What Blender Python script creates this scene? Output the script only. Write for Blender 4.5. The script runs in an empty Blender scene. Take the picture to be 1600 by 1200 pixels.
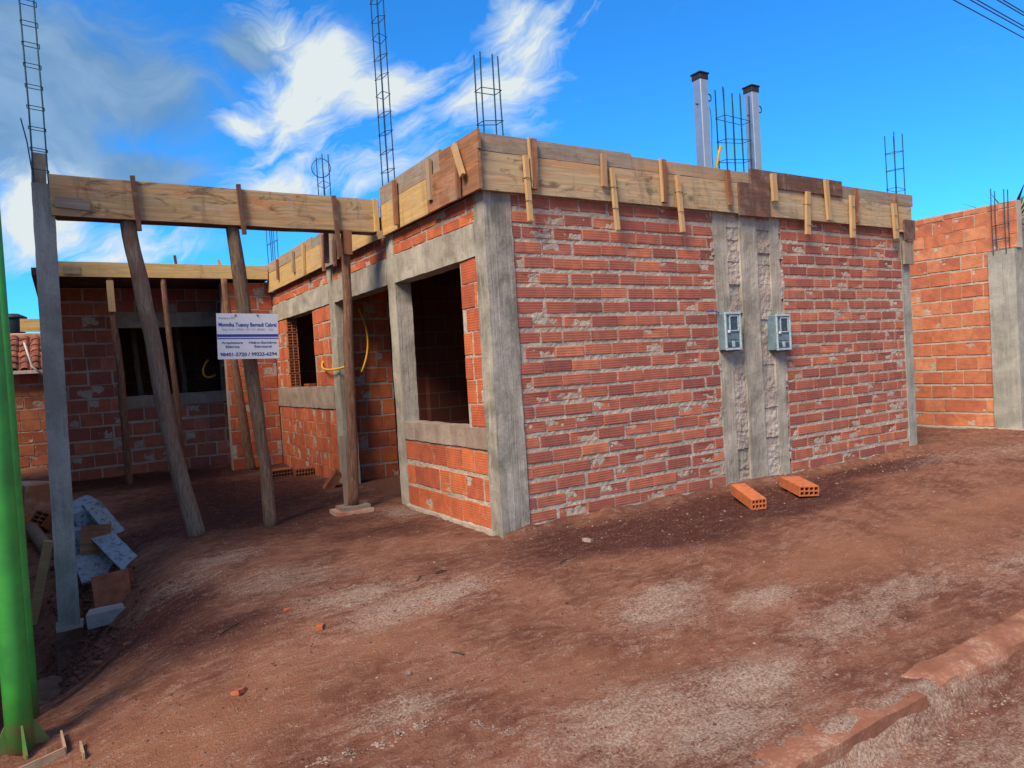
import bpy, bmesh, math, random
import numpy as np
from mathutils import Vector, Matrix, Euler
random.seed(7)
rng = np.random.default_rng(11)
SC = bpy.context.scene
COL = SC.collection

# ------------------------------------------------------------------ camera
CAM = Vector((-2.838, -4.778, 1.330))
RX = Vector((0.8446048, -0.5320190, -0.0599877))      # image right
RD = Vector((-0.0643909, 0.0102913, -0.9978717))      # image down
RF = Vector((0.5315041, 0.8466699, -0.0255651))       # forward
cd = bpy.data.cameras.new("camera"); cam = bpy.data.objects.new("camera", cd); COL.objects.link(cam)
m = Matrix((RX, -RD, -RF)).transposed().to_4x4(); m.translation = CAM
cam.matrix_world = m
cd.sensor_width = 36.0; cd.lens = 36.0 * 1114.2 / 1600.0
cd.clip_start = 0.05; cd.clip_end = 3000
SC.camera = cam

# ------------------------------------------------------------------ sky, sun, exposure
SUN_DIR = Vector((-0.66, -0.34, 0.72)).normalized()   # towards the sun
SUN_EL = math.asin(SUN_DIR.z); SUN_ROT = math.atan2(SUN_DIR.x, SUN_DIR.y)
W = bpy.data.worlds.new("World"); SC.world = W; W.use_nodes = True
sd = bpy.data.lights.new("sun", 'SUN'); sd.energy = 2.0; sd.angle = math.radians(26); sd.color = (1.0, 0.80, 0.60)
sun = bpy.data.objects.new("sun", sd); COL.objects.link(sun)
sun.rotation_euler = (-SUN_DIR).to_track_quat('-Z', 'Y').to_euler(); sun.location = SUN_DIR * 40
SC.view_settings.view_transform = 'Standard'; SC.view_settings.look = 'None'
SC.view_settings.exposure = 1.52; SC.view_settings.gamma = 1.0; SC.view_settings.use_curve_mapping = False

class NT:
    def __init__(s, tree): s.t = tree; s.t.nodes.clear()
    def n(s, typ, ins=None, **kw):
        nd = s.t.nodes.new(typ)
        for k, v in kw.items(): setattr(nd, k, v)
        if ins:
            for k, v in ins.items(): s.set(nd, k, v)
        return nd
    def set(s, nd, k, v):
        sock = nd.inputs[k]
        if isinstance(v, bpy.types.NodeSocket): s.t.links.new(v, sock)
        elif isinstance(v, bpy.types.Node): s.t.links.new(v.outputs[0], sock)
        else:
            if hasattr(sock, 'default_value'):
                if sock.type == 'RGBA' and len(v) == 3: v = (*v, 1)
                sock.default_value = v
    def math(s, op, a, b=0.0, c=0.0, clamp=False):
        nd = s.n('ShaderNodeMath', operation=op, use_clamp=clamp)
        s.set(nd, 0, a); s.set(nd, 1, b); s.set(nd, 2, c); return nd.outputs[0]
    def mix(s, f, a, b, blend='MIX'):
        nd = s.n('ShaderNodeMix', data_type='RGBA', blend_type=blend); nd.clamp_factor = True
        s.set(nd, 0, f); s.set(nd, 6, a); s.set(nd, 7, b); return nd.outputs[2]
    def noise(s, vec, scale, detail=4, rough=0.55, dist=0.0):
        nd = s.n('ShaderNodeTexNoise'); nd.inputs['Scale'].default_value = scale; nd.inputs['Detail'].default_value = detail
        nd.inputs['Roughness'].default_value = rough; nd.inputs['Distortion'].default_value = dist
        if vec is not None: s.set(nd, 'Vector', vec)
        return nd.outputs['Fac']
    def ramp(s, f, stops, interp='LINEAR'):
        nd = s.n('ShaderNodeValToRGB'); cr = nd.color_ramp; cr.interpolation = interp
        while len(cr.elements) < len(stops): cr.elements.new(0.5)
        for e, (p, c) in zip(cr.elements, stops):
            e.position = p; e.color = (c, c, c, 1) if isinstance(c, (int, float)) else (*c, 1)
        s.set(nd, 0, f); return nd.outputs[0]
    def mapping(s, vec, scale=(1, 1, 1), rot=(0, 0, 0), loc=(0, 0, 0)):
        nd = s.n('ShaderNodeMapping'); nd.inputs['Scale'].default_value = scale
        nd.inputs['Rotation'].default_value = rot; nd.inputs['Location'].default_value = loc
        s.set(nd, 'Vector', vec); return nd.outputs[0]
    def bump(s, h, strength=0.4, dist=0.01, normal=None):
        nd = s.n('ShaderNodeBump'); nd.inputs['Strength'].default_value = strength; nd.inputs['Distance'].default_value = dist
        s.set(nd, 'Height', h)
        if normal is not None: s.set(nd, 'Normal', normal)
        return nd.outputs[0]

def build_sky():
    T = NT(W.node_tree)
    sky = T.n('ShaderNodeTexSky', sky_type='NISHITA'); sky.sun_disc = False
    sky.sun_elevation = SUN_EL; sky.sun_rotation = SUN_ROT
    sky.air_density = 1.0; sky.dust_density = 0.2; sky.ozone_density = 3.0; sky.altitude = 600
    tint = T.mix(1.0, sky.outputs[0], (0.15, 0.69, 1.16), 'MULTIPLY')
    tc = T.n('ShaderNodeTexCoord').outputs['Generated']
    # clouds: cover where the sky of this place carries them, broken up by noise in direction space
    warp = T.n('ShaderNodeTexNoise'); warp.inputs['Scale'].default_value = 3.2; warp.inputs['Detail'].default_value = 5
    T.set(warp, 'Vector', tc)
    off = T.n('ShaderNodeVectorMath', operation='SUBTRACT'); T.set(off, 0, warp.outputs['Color']); off.inputs[1].default_value = (.5, .5, .5)
    sc_ = T.n('ShaderNodeVectorMath', operation='SCALE'); T.set(sc_, 0, off); sc_.inputs['Scale'].default_value = 0.30
    wv = T.n('ShaderNodeVectorMath', operation='ADD'); T.set(wv, 0, tc); T.set(wv, 1, sc_)
    fine = T.noise(T.mapping(wv.outputs[0], (1, 1, 1.9)), 6.5, 8, 0.58, 0.35)
    broad = T.noise(T.mapping(tc, (1, 1, 2.2)), 2.2, 3, 0.5)
    def blob(cx, cy, w, h, tilt=0.0):
        """soft ellipse on the sky round the direction of a cloud"""
        d = (RX * (cx - 800) + RD * (cy - 600) + RF * 1114.2).normalized()
        up = Vector((0, 0, 1)); e = d.cross(up).normalized(); u = e.cross(d).normalized()
        e2 = e * math.cos(tilt) + u * math.sin(tilt); u2 = -e * math.sin(tilt) + u * math.cos(tilt)
        dt = T.n('ShaderNodeVectorMath', operation='SUBTRACT'); T.set(dt, 0, tc); dt.inputs[1].default_value = d
        a = T.n('ShaderNodeVectorMath', operation='DOT_PRODUCT'); T.set(a, 0, dt); a.inputs[1].default_value = e2 / w
        b = T.n('ShaderNodeVectorMath', operation='DOT_PRODUCT'); T.set(b, 0, dt); b.inputs[1].default_value = u2 / h
        r2 = T.math('ADD', T.math('POWER', T.math('ABSOLUTE', a.outputs['Value']), 2), T.math('POWER', T.math('ABSOLUTE', b.outputs['Value']), 2))
        return T.math('EXPONENT', T.math('MULTIPLY', r2, -1.0))
    def addall(l):
        r = l[0]
        for x in l[1:]: r = T.math('MAXIMUM', r, x)
        return r
    white = addall([blob(480, 105, .085, .050, -.5), blob(450, 165, .065, .055, 0), blob(600, 145, .085, .028, .2), blob(565, 245, .14, .040, .15),
                    blob(825, 55, .050, .085, -.35), blob(775, 150, .080, .045, .15), blob(850, 20, .06, .03, .3), blob(30, 350, .10, .055, 0), blob(130, 385, .10, .035, .1), blob(490, 290, .10, .03, .1), blob(380, 200, .04, .02, -.3)])
    grey = addall([blob(110, 120, .18, .095, 0), blob(225, 150, .11, .08, 0), blob(40, 200, .13, .075, 0), blob(210, 265, .10, .035, 0), blob(390, 75, .05, .04, 0), blob(20, 20, .06, .02, 0)])
    # elsewhere on the sky: neutral white cloud cover added out of view to whiten the ambient light
    gf = T.n('ShaderNodeVectorMath', operation='DOT_PRODUCT'); T.set(gf, 0, tc); gf.inputs[1].default_value = RF
    gw = T.math('MULTIPLY', T.ramp(broad, [(.36, 0), (.56, 1)]), T.ramp(gf.outputs['Value'], [(.40, 1), (.74, 0)]))
    ux = T.n('ShaderNodeVectorMath', operation='DOT_PRODUCT'); T.set(ux, 0, wv); ux.inputs[1].default_value = Vector((RX.x, RX.y, 0)).normalized() * .87 + Vector((0, 0, .5))
    uy = T.n('ShaderNodeVectorMath', operation='DOT_PRODUCT'); T.set(uy, 0, wv); uy.inputs[1].default_value = Vector((RX.x, RX.y, 0)).normalized() * -.5 + Vector((0, 0, .87))
    wisp = T.noise(T.n('ShaderNodeCombineXYZ', {0: T.math('MULTIPLY', ux.outputs['Value'], 5.0), 1: T.math('MULTIPLY', uy.outputs['Value'], 17.0)}), 1.0, 8, .62, .5)
    wn = T.math('ADD', T.math('MULTIPLY', T.math('SUBTRACT', wisp, .5), 2.9), T.math('MULTIPLY', T.math('SUBTRACT', fine, .5), 1.3))
    mw = T.ramp(T.math('ADD', white, wn), [(.26, 0), (2.2, 1)])
    mw = T.math('MULTIPLY', mw, T.ramp(white, [(.04, 0), (.22, 1)]))
    mwo = T.math('MULTIPLY', gw, T.ramp(fine, [(.25, .55), (.7, 1)]))
    mg = T.ramp(T.math('ADD', grey, T.math('MULTIPLY', T.math('SUBTRACT', fine, .5), 1.7)), [(.18, 0), (.95, 1)], 'EASE')
    gcol = T.mix(T.ramp(fine, [(.35, 0), (.62, 1)]), (0.62, 1.25, 2.1), (1.25, 2.0, 2.9))
    wcol = T.mix(mw, (2.4, 3.2, 3.8), (3.5, 3.85, 3.95))
    c = T.mix(T.math('MULTIPLY', mg, .88), tint, gcol)
    c = T.mix(mw, c, wcol)
    c = T.mix(mwo, c, T.mix(fine, (1.7, 1.75, 1.75), (3.2, 3.2, 3.05)))
    bg = T.n('ShaderNodeBackground', {'Color': c, 'Strength': 0.076})
    out = T.n('ShaderNodeOutputWorld', {'Surface': bg.outputs[0]})
build_sky()

# ------------------------------------------------------------------ numpy noise
def _h(ix, iy, iz):
    n = (ix * 374761393 + iy * 668265263 + iz * 2147483647 + 1274126177) & 0xffffffff
    n = ((n ^ (n >> 13)) * 1274126177) & 0xffffffff
    n = n ^ (n >> 16)
    return (n & 0xffff) / 65535.0
def vnoise(P):
    P = np.asarray(P, float); I = np.floor(P).astype(np.int64); F = P - I; F = F * F * (3 - 2 * F)
    r = 0
    for a in (0, 1):
        for b in (0, 1):
            for c in (0, 1):
                w = (F[..., 0] if a else 1 - F[..., 0]) * (F[..., 1] if b else 1 - F[..., 1]) * (F[..., 2] if c else 1 - F[..., 2])
                r = r + w * _h(I[..., 0] + a, I[..., 1] + b, I[..., 2] + c)
    return r
def fbm(P, oct=4, rough=0.5):
    P = np.asarray(P, float); s = 0; a = 1; t = 0
    for i in range(oct):
        s = s + a * vnoise(P * (2 ** i) + 17.3 * i); t += a; a *= rough
    return s / t - 0.5
def sm(t): t = np.clip(t, 0, 1); return t * t * (3 - 2 * t)

# ------------------------------------------------------------------ materials
MATS = {}
def material(name):
    mt = bpy.data.materials.new(name); mt.use_nodes = True; MATS[name] = mt
    T = NT(mt.node_tree); out = T.n('ShaderNodeOutputMaterial'); b = T.n('ShaderNodeBsdfPrincipled')
    T.t.links.new(b.outputs[0], out.inputs[0]); b.inputs['Roughness'].default_value = 0.9
    b.inputs['Specular IOR Level'].default_value = 0.25
    return T, b
def geo(T): return T.n('ShaderNodeNewGeometry')
def rnd(T):
    a = T.n('ShaderNodeObjectInfo').outputs['Random']; b = geo(T).outputs['Random Per Island']
    return T.math('FRACT', T.math('ADD', T.math('MULTIPLY', a, 7.13), T.math('MULTIPLY', b, 3.71)))

MORT_A, MORT_B = (0.37, 0.33, 0.275), (0.52, 0.47, 0.395)
def brick_mat(name, cols, smear=0.5, dust=0.3):
    T, b = material(name); r = rnd(T); pos = geo(T).outputs['Position']
    base = T.ramp(r, [(i / (len(cols) - 1), c) for i, c in enumerate(cols)])
    oi = T.n('ShaderNodeCombineXYZ', {0: T.math('MULTIPLY', r, 31.0), 1: T.math('MULTIPLY', r, 17.0)})
    pv = T.n('ShaderNodeVectorMath', operation='ADD'); T.set(pv, 0, pos); T.set(pv, 1, oi)
    n1 = T.noise(pv.outputs[0], 9, 4); n2 = T.noise(T.mapping(pos, (3, 3, 40)), 6, 3)
    c = T.mix(T.ramp(n1, [(.35, 0), (.7, 1)]), base, T.mix(.45, base, (0.09, 0.035, 0.035)))
    c = T.mix(T.math('MULTIPLY', T.ramp(n2, [(.4, 0), (.7, 1)]), .35), c, T.mix(.4, base, (0.42, 0.17, 0.10)))
    # mortar smeared over faces, runs below joints
    s1 = T.noise(pos, 5.5, 7, .68, .4); s2 = T.noise(T.mapping(pos, (30, 30, 1.6)), 1.0, 4, .6)
    sf = T.math('MULTIPLY', T.ramp(s1, [(.60, 0), (.70, 1)]), smear)
    run = T.math('MULTIPLY', T.ramp(s2, [(.60, 0), (.70, 1)]), T.ramp(T.noise(pos, 1.3, 3), [(.45, 0), (.6, smear)]))
    c = T.mix(T.math('MAXIMUM', sf, run), c, (0.45, 0.385, 0.30))
    c = T.mix(T.math('MULTIPLY', T.noise(pos, 60, 3), dust * .55), c, (0.40, 0.33, 0.29))
    sepz = T.n('ShaderNodeSeparateXYZ', {0: pos})
    wv = T.math('MULTIPLY', T.math('SINE', T.math('MULTIPLY', sepz.outputs[2], 300.0)), T.ramp(T.noise(pos, 7, 3), [(.3, .25), (.7, 1.0)]))
    gr = T.noise(pos, 180, 3)
    hgt = T.math('ADD', T.math('MULTIPLY', wv, .5), T.math('ADD', T.math('MULTIPLY', gr, .6), T.math('MULTIPLY', n2, 1.0)))
    T.set(b, 'Base Color', c); T.set(b, 'Normal', T.bump(hgt, .5, .004)); b.inputs['Roughness'].default_value = .88
brick_mat('brick_red', [(0.46, 0.138, 0.082), (0.28, 0.080, 0.064), (0.52, 0.160, 0.088), (0.36, 0.104, 0.076), (0.58, 0.195, 0.104), (0.31, 0.088, 0.072), (0.48, 0.142, 0.084)], .20, .16)
brick_mat('brick_orange', [(0.60, 0.150, 0.050), (0.50, 0.110, 0.046), (0.66, 0.180, 0.060), (0.54, 0.125, 0.048), (0.42, 0.090, 0.042)], .25, .12)
brick_mat('brick_neighbour', [(0.60, 0.20, 0.085), (0.48, 0.14, 0.065), (0.66, 0.27, 0.13), (0.56, 0.19, 0.09), (0.46, 0.13, 0.065)], .07, .15)

def mortar_mat(name, a, b_, speck=.4):
    T, b = material(name); pos = geo(T).outputs['Position']
    n1 = T.noise(pos, 3.0, 5, .6); n2 = T.noise(pos, 38, 5, .65)
    c = T.mix(T.ramp(n1, [(.35, 0), (.68, 1)]), a, b_)
    c = T.mix(T.math('MULTIPLY', T.ramp(n2, [(.35, 1), (.55, 0)]), speck), c, (a[0] * .45, a[1] * .42, a[2] * .40))
    T.set(b, 'Base Color', c); T.set(b, 'Normal', T.bump(T.math('ADD', n2, T.noise(pos, 130, 3)), .6, .006)); b.inputs['Roughness'].default_value = .95
mortar_mat('mortar', MORT_A, MORT_B)
mortar_mat('mortar_pale', (0.40, 0.36, 0.31), (0.52, 0.48, 0.42), .3)

def concrete_mat(name, dark, light, streak=.5, red=0.0):
    T, b = material(name); pos = geo(T).outputs['Position']
    n1 = T.noise(pos, 2.6, 6, .62, .3); n2 = T.noise(pos, 45, 5, .65)
    st = T.noise(T.mapping(pos, (15, 15, 1.5)), 1.0, 6, .7, 1.2)
    c = T.mix(T.ramp(n1, [(.38, 0), (.62, 1)]), dark, light)
    c = T.mix(T.math('MULTIPLY', T.ramp(st, [(.54, 0), (.72, 1)]), streak), c, (light[0] * 1.35, light[1] * 1.35, light[2] * 1.34))
    c = T.mix(T.math('MULTIPLY', T.ramp(st, [(.28, 1), (.45, 0)]), streak), c, (dark[0] * .55, dark[1] * .55, dark[2] * .53))
    c = T.mix(T.math('MULTIPLY', T.ramp(n2, [(.30, 1), (.46, 0)]), .35), c, (dark[0] * .5, dark[1] * .5, dark[2] * .5))
    if red:
        c = T.mix(T.math('MULTIPLY', T.ramp(T.noise(pos, 4.5, 6, .65), [(.45, 0), (.62, 1)]), red), c, (0.30, 0.105, 0.075))
    T.set(b, 'Base Color', c); T.set(b, 'Normal', T.bump(T.math('ADD', T.math('ADD', T.math('MULTIPLY', st, .7), T.math('MULTIPLY', T.ramp(T.noise(T.mapping(pos, (38, 38, .5)), 1.0, 2), [(.47, 0), (.52, 1)]), .5)), T.math('ADD', n2, T.math('MULTIPLY', T.noise(pos, 160, 3), .5))), .5, .006))
    b.inputs['Roughness'].default_value = .93
concrete_mat('concrete', (0.25, 0.235, 0.195), (0.44, 0.42, 0.36), .5)
concrete_mat('concrete_corner', (0.18, 0.178, 0.155), (0.42, 0.405, 0.36), .7)
concrete_mat('concrete_post', (0.24, 0.25, 0.225), (0.38, 0.39, 0.35), .45)
concrete_mat('concrete_sill', (0.26, 0.20, 0.165), (0.37, 0.31, 0.26), .45)
concrete_mat('rough_infill', (0.28, 0.26, 0.23), (0.47, 0.44, 0.39), .3, .22)
concrete_mat('footing', (0.12, 0.055, 0.042), (0.25, 0.155, 0.12), .6)

def wood_mat(name, base, dark, warm, stain=.4, axis=0, knots=True):
    T, b = material(name); tc = T.n('ShaderNodeTexCoord').outputs['Object']; r = rnd(T)
    ofs = T.n('ShaderNodeCombineXYZ', {0: T.math('MULTIPLY', r, 13.0), 1: T.math('MULTIPLY', r, 29.0), 2: T.math('MULTIPLY', r, 7.0)})
    v = T.n('ShaderNodeVectorMath', operation='ADD'); T.set(v, 0, tc); T.set(v, 1, ofs)
    sc = [34, 34, 34]; sc[axis] = 1.6
    sc2 = [9, 9, 9]; sc2[axis] = 1.2
    g1 = T.noise(T.mapping(v.outputs[0], tuple(sc)), 1.0, 5, .6, .8)
    g2 = T.noise(T.mapping(v.outputs[0], tuple(sc2)), 1.0, 5, .6, 1.6)
    sb = [9, 9, 9]; sb[axis] = 3.2
    blot = T.noise(T.mapping(v.outputs[0], tuple(sb)), 1.0, 6, .74, 1.0)
    c = T.mix(T.ramp(g1, [(.3, 0), (.72, 1)]), base, T.mix(.55, base, dark))
    c = T.mix(T.math('MULTIPLY', T.ramp(g2, [(.54, 0), (.62, 1)]), .7), c, warm)
    c = T.mix(T.math('MULTIPLY', T.ramp(blot, [(.54, 0), (.64, 1)]), stain), c, dark)
    if knots:
        vo = T.n('ShaderNodeTexVoronoi'); s3 = [4.2, 4.2, 4.2]; s3[axis] = 2.4
        T.set(vo, 'Vector', T.mapping(v.outputs[0], tuple(s3))); vo.inputs['Scale'].default_value = 1.0
        c = T.mix(T.math('MULTIPLY', T.ramp(vo.outputs['Distance'], [(.06, 1), (.16, 0)]), .75), c, (dark[0] * .5, dark[1] * .5, dark[2] * .5))
    c = T.mix(T.math('MULTIPLY', T.math('SUBTRACT', r, .5), .35), c, (base[0] * .55, base[1] * .5, base[2] * .45))
    wp = geo(T).outputs['Position']; cem = T.noise(wp, 3.4, 6, .68, .6); wet_ = T.noise(T.mapping(wp, (7, 7, 1.1)), 1.0, 5, .65, .8)
    c = T.mix(T.math('MULTIPLY', T.ramp(cem, [(.52, 0), (.66, 1)]), .45), c, (0.36, 0.335, 0.29))
    c = T.mix(T.math('MULTIPLY', T.ramp(wet_, [(.56, 0), (.68, 1)]), .40), c, (dark[0] * .9, dark[1] * .9, dark[2] * .9))
    T.set(b, 'Base Color', c); T.set(b, 'Normal', T.bump(T.math('ADD', g1, T.math('MULTIPLY', blot, .4)), .6, .006)); b.inputs['Roughness'].default_value = .86
WOODS = dict(
    wood_pale=((0.58, 0.45, 0.27), (0.12, 0.095, 0.07), (0.50, 0.25, 0.12), .75, True),
    wood_beam=((0.52, 0.37, 0.20), (0.10, 0.065, 0.04), (0.46, 0.20, 0.09), .75, True),
    wood_yellow=((0.66, 0.46, 0.19), (0.25, 0.17, 0.08), (0.52, 0.33, 0.15), .35, False),
    wood_grey=((0.34, 0.285, 0.225), (0.12, 0.10, 0.085), (0.36, 0.20, 0.135), .4, False),
    wood_tan=((0.42, 0.31, 0.20), (0.17, 0.12, 0.085), (0.45, 0.26, 0.15), .3, False),
    wood_brown=((0.34, 0.165, 0.085), (0.085, 0.045, 0.032), (0.42, 0.19, 0.09), .5, False),
    wood_dark=((0.155, 0.085, 0.062), (0.055, 0.038, 0.034), (0.22, 0.10, 0.075), .5, False),
    wood_stick=((0.55, 0.38, 0.19), (0.28, 0.18, 0.09), (0.5, 0.3, 0.14), .25, False),
    wood_redstick=((0.30, 0.135, 0.07), (0.10, 0.05, 0.035), (0.38, 0.17, 0.09), .35, False))
for k, (a, d, w, s, kn) in WOODS.items():
    for ax, sf in ((0, '_x'), (1, '_y'), (2, '_z')): wood_mat(k + sf, a, d, w, s, ax, kn)

def bark_mat(name, a, b_, c_):
    T, b = material(name); tc = T.n('ShaderNodeTexCoord').outputs['Object']
    g = T.noise(T.mapping(tc, (42, 42, 5)), 1.0, 6, .7, 1.6); bl = T.noise(tc, 5, 5, .6)
    c = T.mix(T.ramp(g, [(.35, 0), (.62, 1)]), a, b_); c = T.mix(T.math('MULTIPLY', T.ramp(bl, [(.48, 0), (.66, 1)]), .7), c, c_)
    T.set(b, 'Base Color', c); T.set(b, 'Normal', T.bump(g, 1.0, .02)); b.inputs['Roughness'].default_value = .9
bark_mat('bark', (0.10, 0.065, 0.045), (0.31, 0.225, 0.16), (0.22, 0.115, 0.08))
bark_mat('bark_red', (0.10, 0.050, 0.034), (0.30, 0.175, 0.115), (0.20, 0.095, 0.065))
bark_mat('bark_pale', (0.17, 0.12, 0.085), (0.36, 0.28, 0.21), (0.24, 0.13, 0.095))

def plain(name, col, rough=.6, metal=0.0, var=.15, scale=30, bump=.15, spec=.4):
    T, b = material(name); pos = geo(T).outputs['Position']; n = T.noise(pos, scale, 4)
    T.set(b, 'Base Color', T.mix(T.ramp(n, [(.35, 0), (.7, 1)]), col, tuple(x * (1 - var * 2) for x in col)))
    b.inputs['Roughness'].default_value = rough; b.inputs['Metallic'].default_value = metal; b.inputs['Specular IOR Level'].default_value = spec
    if bump: T.set(b, 'Normal', T.bump(n, bump, .003))
    return T, b
plain('rebar', (0.025, 0.095, 0.15), .5, .3, .25)
plain('galvanised', (0.58, 0.61, 0.64), .28, .9, .06, 14, .05)
plain('black_plastic', (0.02, 0.022, 0.028), .5)
plain('meter_body', (0.16, 0.25, 0.31), .35, 0, .2, 12)
plain('meter_frame', (0.40, 0.55, 0.62), .3, 0, .2, 40)
plain('meter_dark', (0.05, 0.09, 0.13), .3, 0, .3, 50)
plain('seal_white', (0.7, 0.72, 0.74), .4)
plain('green_paint', (0.05, 0.42, 0.045), .38, 0, .12, 9, .05, .5)
T, b = plain('green_paint_dirty', (0.05, 0.42, 0.045), .42, 0, .12, 9, .05, .45)
pos = geo(T).outputs['Position']; tcz = T.n('ShaderNodeSeparateXYZ', {0: T.n('ShaderNodeTexCoord').outputs['Object']}).outputs[2]
dn = T.noise(pos, 14, 6, .7); sp = T.noise(pos, 55, 4, .7)
mudf = T.ramp(T.math('ADD', T.math('MULTIPLY', tcz, -1.6), T.math('MULTIPLY', dn, 1.3)), [(.35, 0), (.75, .85)])
gcol = T.mix(T.ramp(T.noise(pos, 6, 5, .6), [(.35, 0), (.7, 1)]), (0.045, 0.36, 0.050), (0.028, 0.22, 0.042))
gcol = T.mix(T.ramp(sp, [(.64, 0), (.72, .7)]), gcol, (0.22, 0.16, 0.08))
T.set(b, 'Base Color', T.mix(mudf, gcol, (0.24, 0.11, 0.07))); T.set(b, 'Roughness', T.ramp(dn, [(.3, .35), (.7, .65)]))
plain('sign_white', (0.66, 0.72, 0.80), .4, 0, .04, 8, .0)
plain('ink_blue', (0.035, 0.045, 0.36), .5, 0, .05, 8, .0)
plain('ink_navy', (0.045, 0.06, 0.22), .5, 0, .05, 8, .0)
plain('ink_grey', (0.22, 0.27, 0.42), .5, 0, .05, 8, .0)
plain('conduit_yellow', (0.78, 0.44, 0.015), .45, 0, .1, 40, .1)
plain('cable_black', (0.03, 0.035, 0.05), .6)
plain('wire_blue', (0.05, 0.08, 0.45), .6)
plain('tank_dark', (0.02, 0.035, 0.045), .5)
plain('plaster_grey', (0.36, 0.36, 0.34), .9, 0, .15, 4, .3)
plain('roof_tile', (0.30, 0.10, 0.06), .85, 0, .45, 7, .4)
plain('pvc_white', (0.68, 0.66, 0.62), .4)
plain('hollow_brick', (0.52, 0.16, 0.062), .85, 0, .16, 18, .4)
plain('hollow_dusty', (0.36, 0.115, 0.06), .9, 0, .25, 14, .5)
plain('stone', (0.36, 0.27, 0.23), .95, 0, .3, 30, .5)
plain('brick_chip', (0.46, 0.13, 0.07), .95, 0, .25, 30, .5)
plain('clod', (0.17, 0.072, 0.052), .97, 0, .3, 40, .6)
plain('dry_fibre', (0.42, 0.32, 0.25), .95, 0, .3, 9, 0)
plain('twig', (0.09, 0.06, 0.045), .95, 0, .3, 20, .3)
plain('leaf_green', (0.06, 0.10, 0.02), .7, 0, .3, 20, 0)
T, b = plain('paint_flakes', (0.42, 0.50, 0.62), .7)
pos = geo(T).outputs['Position']; cr = T.noise(pos, 26, 6, .7, .6)
T.set(b, 'Base Color', T.mix(T.ramp(cr, [(.50, 0), (.62, 1)]), (0.27, 0.33, 0.41), (0.11, 0.12, 0.14))); T.set(b, 'Normal', T.bump(cr, .6, .006))
T, b = plain('plastered_lump', (0.50, 0.34, 0.25), .9)
pos = geo(T).outputs['Position']; cr = T.noise(pos, 4, 4, .6)
T.set(b, 'Base Color', T.mix(T.ramp(cr, [(.42, 0), (.60, 1)]), (0.52, 0.36, 0.27), (0.44, 0.17, 0.08)))

def ground_mat():
    T, b = material('red_earth'); pos = geo(T).outputs['Position']
    def at(n): return T.n('ShaderNodeAttribute', attribute_name=n).outputs['Fac']
    wet_and_shade, crust, mud = at('wet_and_shade'), at('crust'), at('mud')
    f1 = T.noise(pos, 2.1, 5, .62, .4); f2 = T.noise(T.mapping(pos, (8, 19, 14), (0, 0, .35)), 1.0, 5, .72, .5); f3 = T.noise(pos, 75, 4, .75); f4 = T.noise(pos, 240, 2, .7)
    c = T.mix(T.ramp(f1, [(.38, 0), (.62, 1)]), (0.215, 0.088, 0.058), (0.36, 0.165, 0.108))
    c = T.mix(T.math('MULTIPLY', T.ramp(f2, [(.48, 0), (.68, 1)]), .65), c, (0.43, 0.245, 0.180))
    c = T.mix(T.math('MULTIPLY', T.ramp(f2, [(.30, 1), (.45, 0)]), .6), c, (0.125, 0.050, 0.037))
    c = T.mix(T.math('MULTIPLY', mud, .85), c, T.mix(T.ramp(f1, [(.35, 0), (.65, 1)]), (0.31, 0.135, 0.080), (0.40, 0.190, 0.118)))
    c = T.mix(wet_and_shade, c, T.mix(f2, (0.080, 0.027, 0.024), (0.140, 0.050, 0.041)))  # moist soil and painted yard shade share this dark tone
    cm = T.math('MULTIPLY', T.ramp(T.math('ADD', T.math('MULTIPLY', crust, .66), T.math('ADD', T.math('MULTIPLY', T.math('SUBTRACT', f2, .5), 1.2), T.math('MULTIPLY', T.math('SUBTRACT', f3, .5), 1.7))), [(.10, 0), (.70, 1)]), .86)
    c = T.mix(cm, c, T.mix(T.ramp(f3, [(.35, 0), (.6, 1)]), (0.32, 0.205, 0.155), (0.64, 0.53, 0.445)))
    sp = T.ramp(f4, [(.62, 0), (.72, 1)]); c = T.mix(T.math('MULTIPLY', sp, .5), c, (0.50, 0.36, 0.29))
    dk = T.ramp(f4, [(.28, 1), (.40, 0)]); c = T.mix(T.math('MULTIPLY', dk, .55), c, (0.055, 0.024, 0.02))
    T.set(b, 'Base Color', c)
    h = T.math('ADD', T.math('MULTIPLY', f2, 1.2), T.math('ADD', f3, T.math('MULTIPLY', f4, .5)))
    T.set(b, 'Normal', T.bump(h, .9, .03)); b.inputs['Roughness'].default_value = .97; b.inputs['Specular IOR Level'].default_value = .15
ground_mat()
def kerb_mat():
    T, b = material('kerb_stone'); pos = geo(T).outputs['Position']
    n1 = T.noise(pos, 5, 6, .65); n2 = T.noise(pos, 60, 5, .7)
    c = T.mix(T.ramp(n1, [(.35, 0), (.65, 1)]), (0.20, 0.085, 0.055), (0.33, 0.155, 0.100))
    c = T.mix(T.math('MULTIPLY', T.ramp(T.math('ADD', T.math('MULTIPLY', n1, .6), T.math('MULTIPLY', n2, .5)), [(.58, 0), (.68, 1)]), .7), c, (0.42, 0.33, 0.26))
    T.set(b, 'Base Color', c); T.set(b, 'Normal', T.bump(n2, .6, .01)); b.inputs['Roughness'].default_value = .95
kerb_mat()
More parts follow.
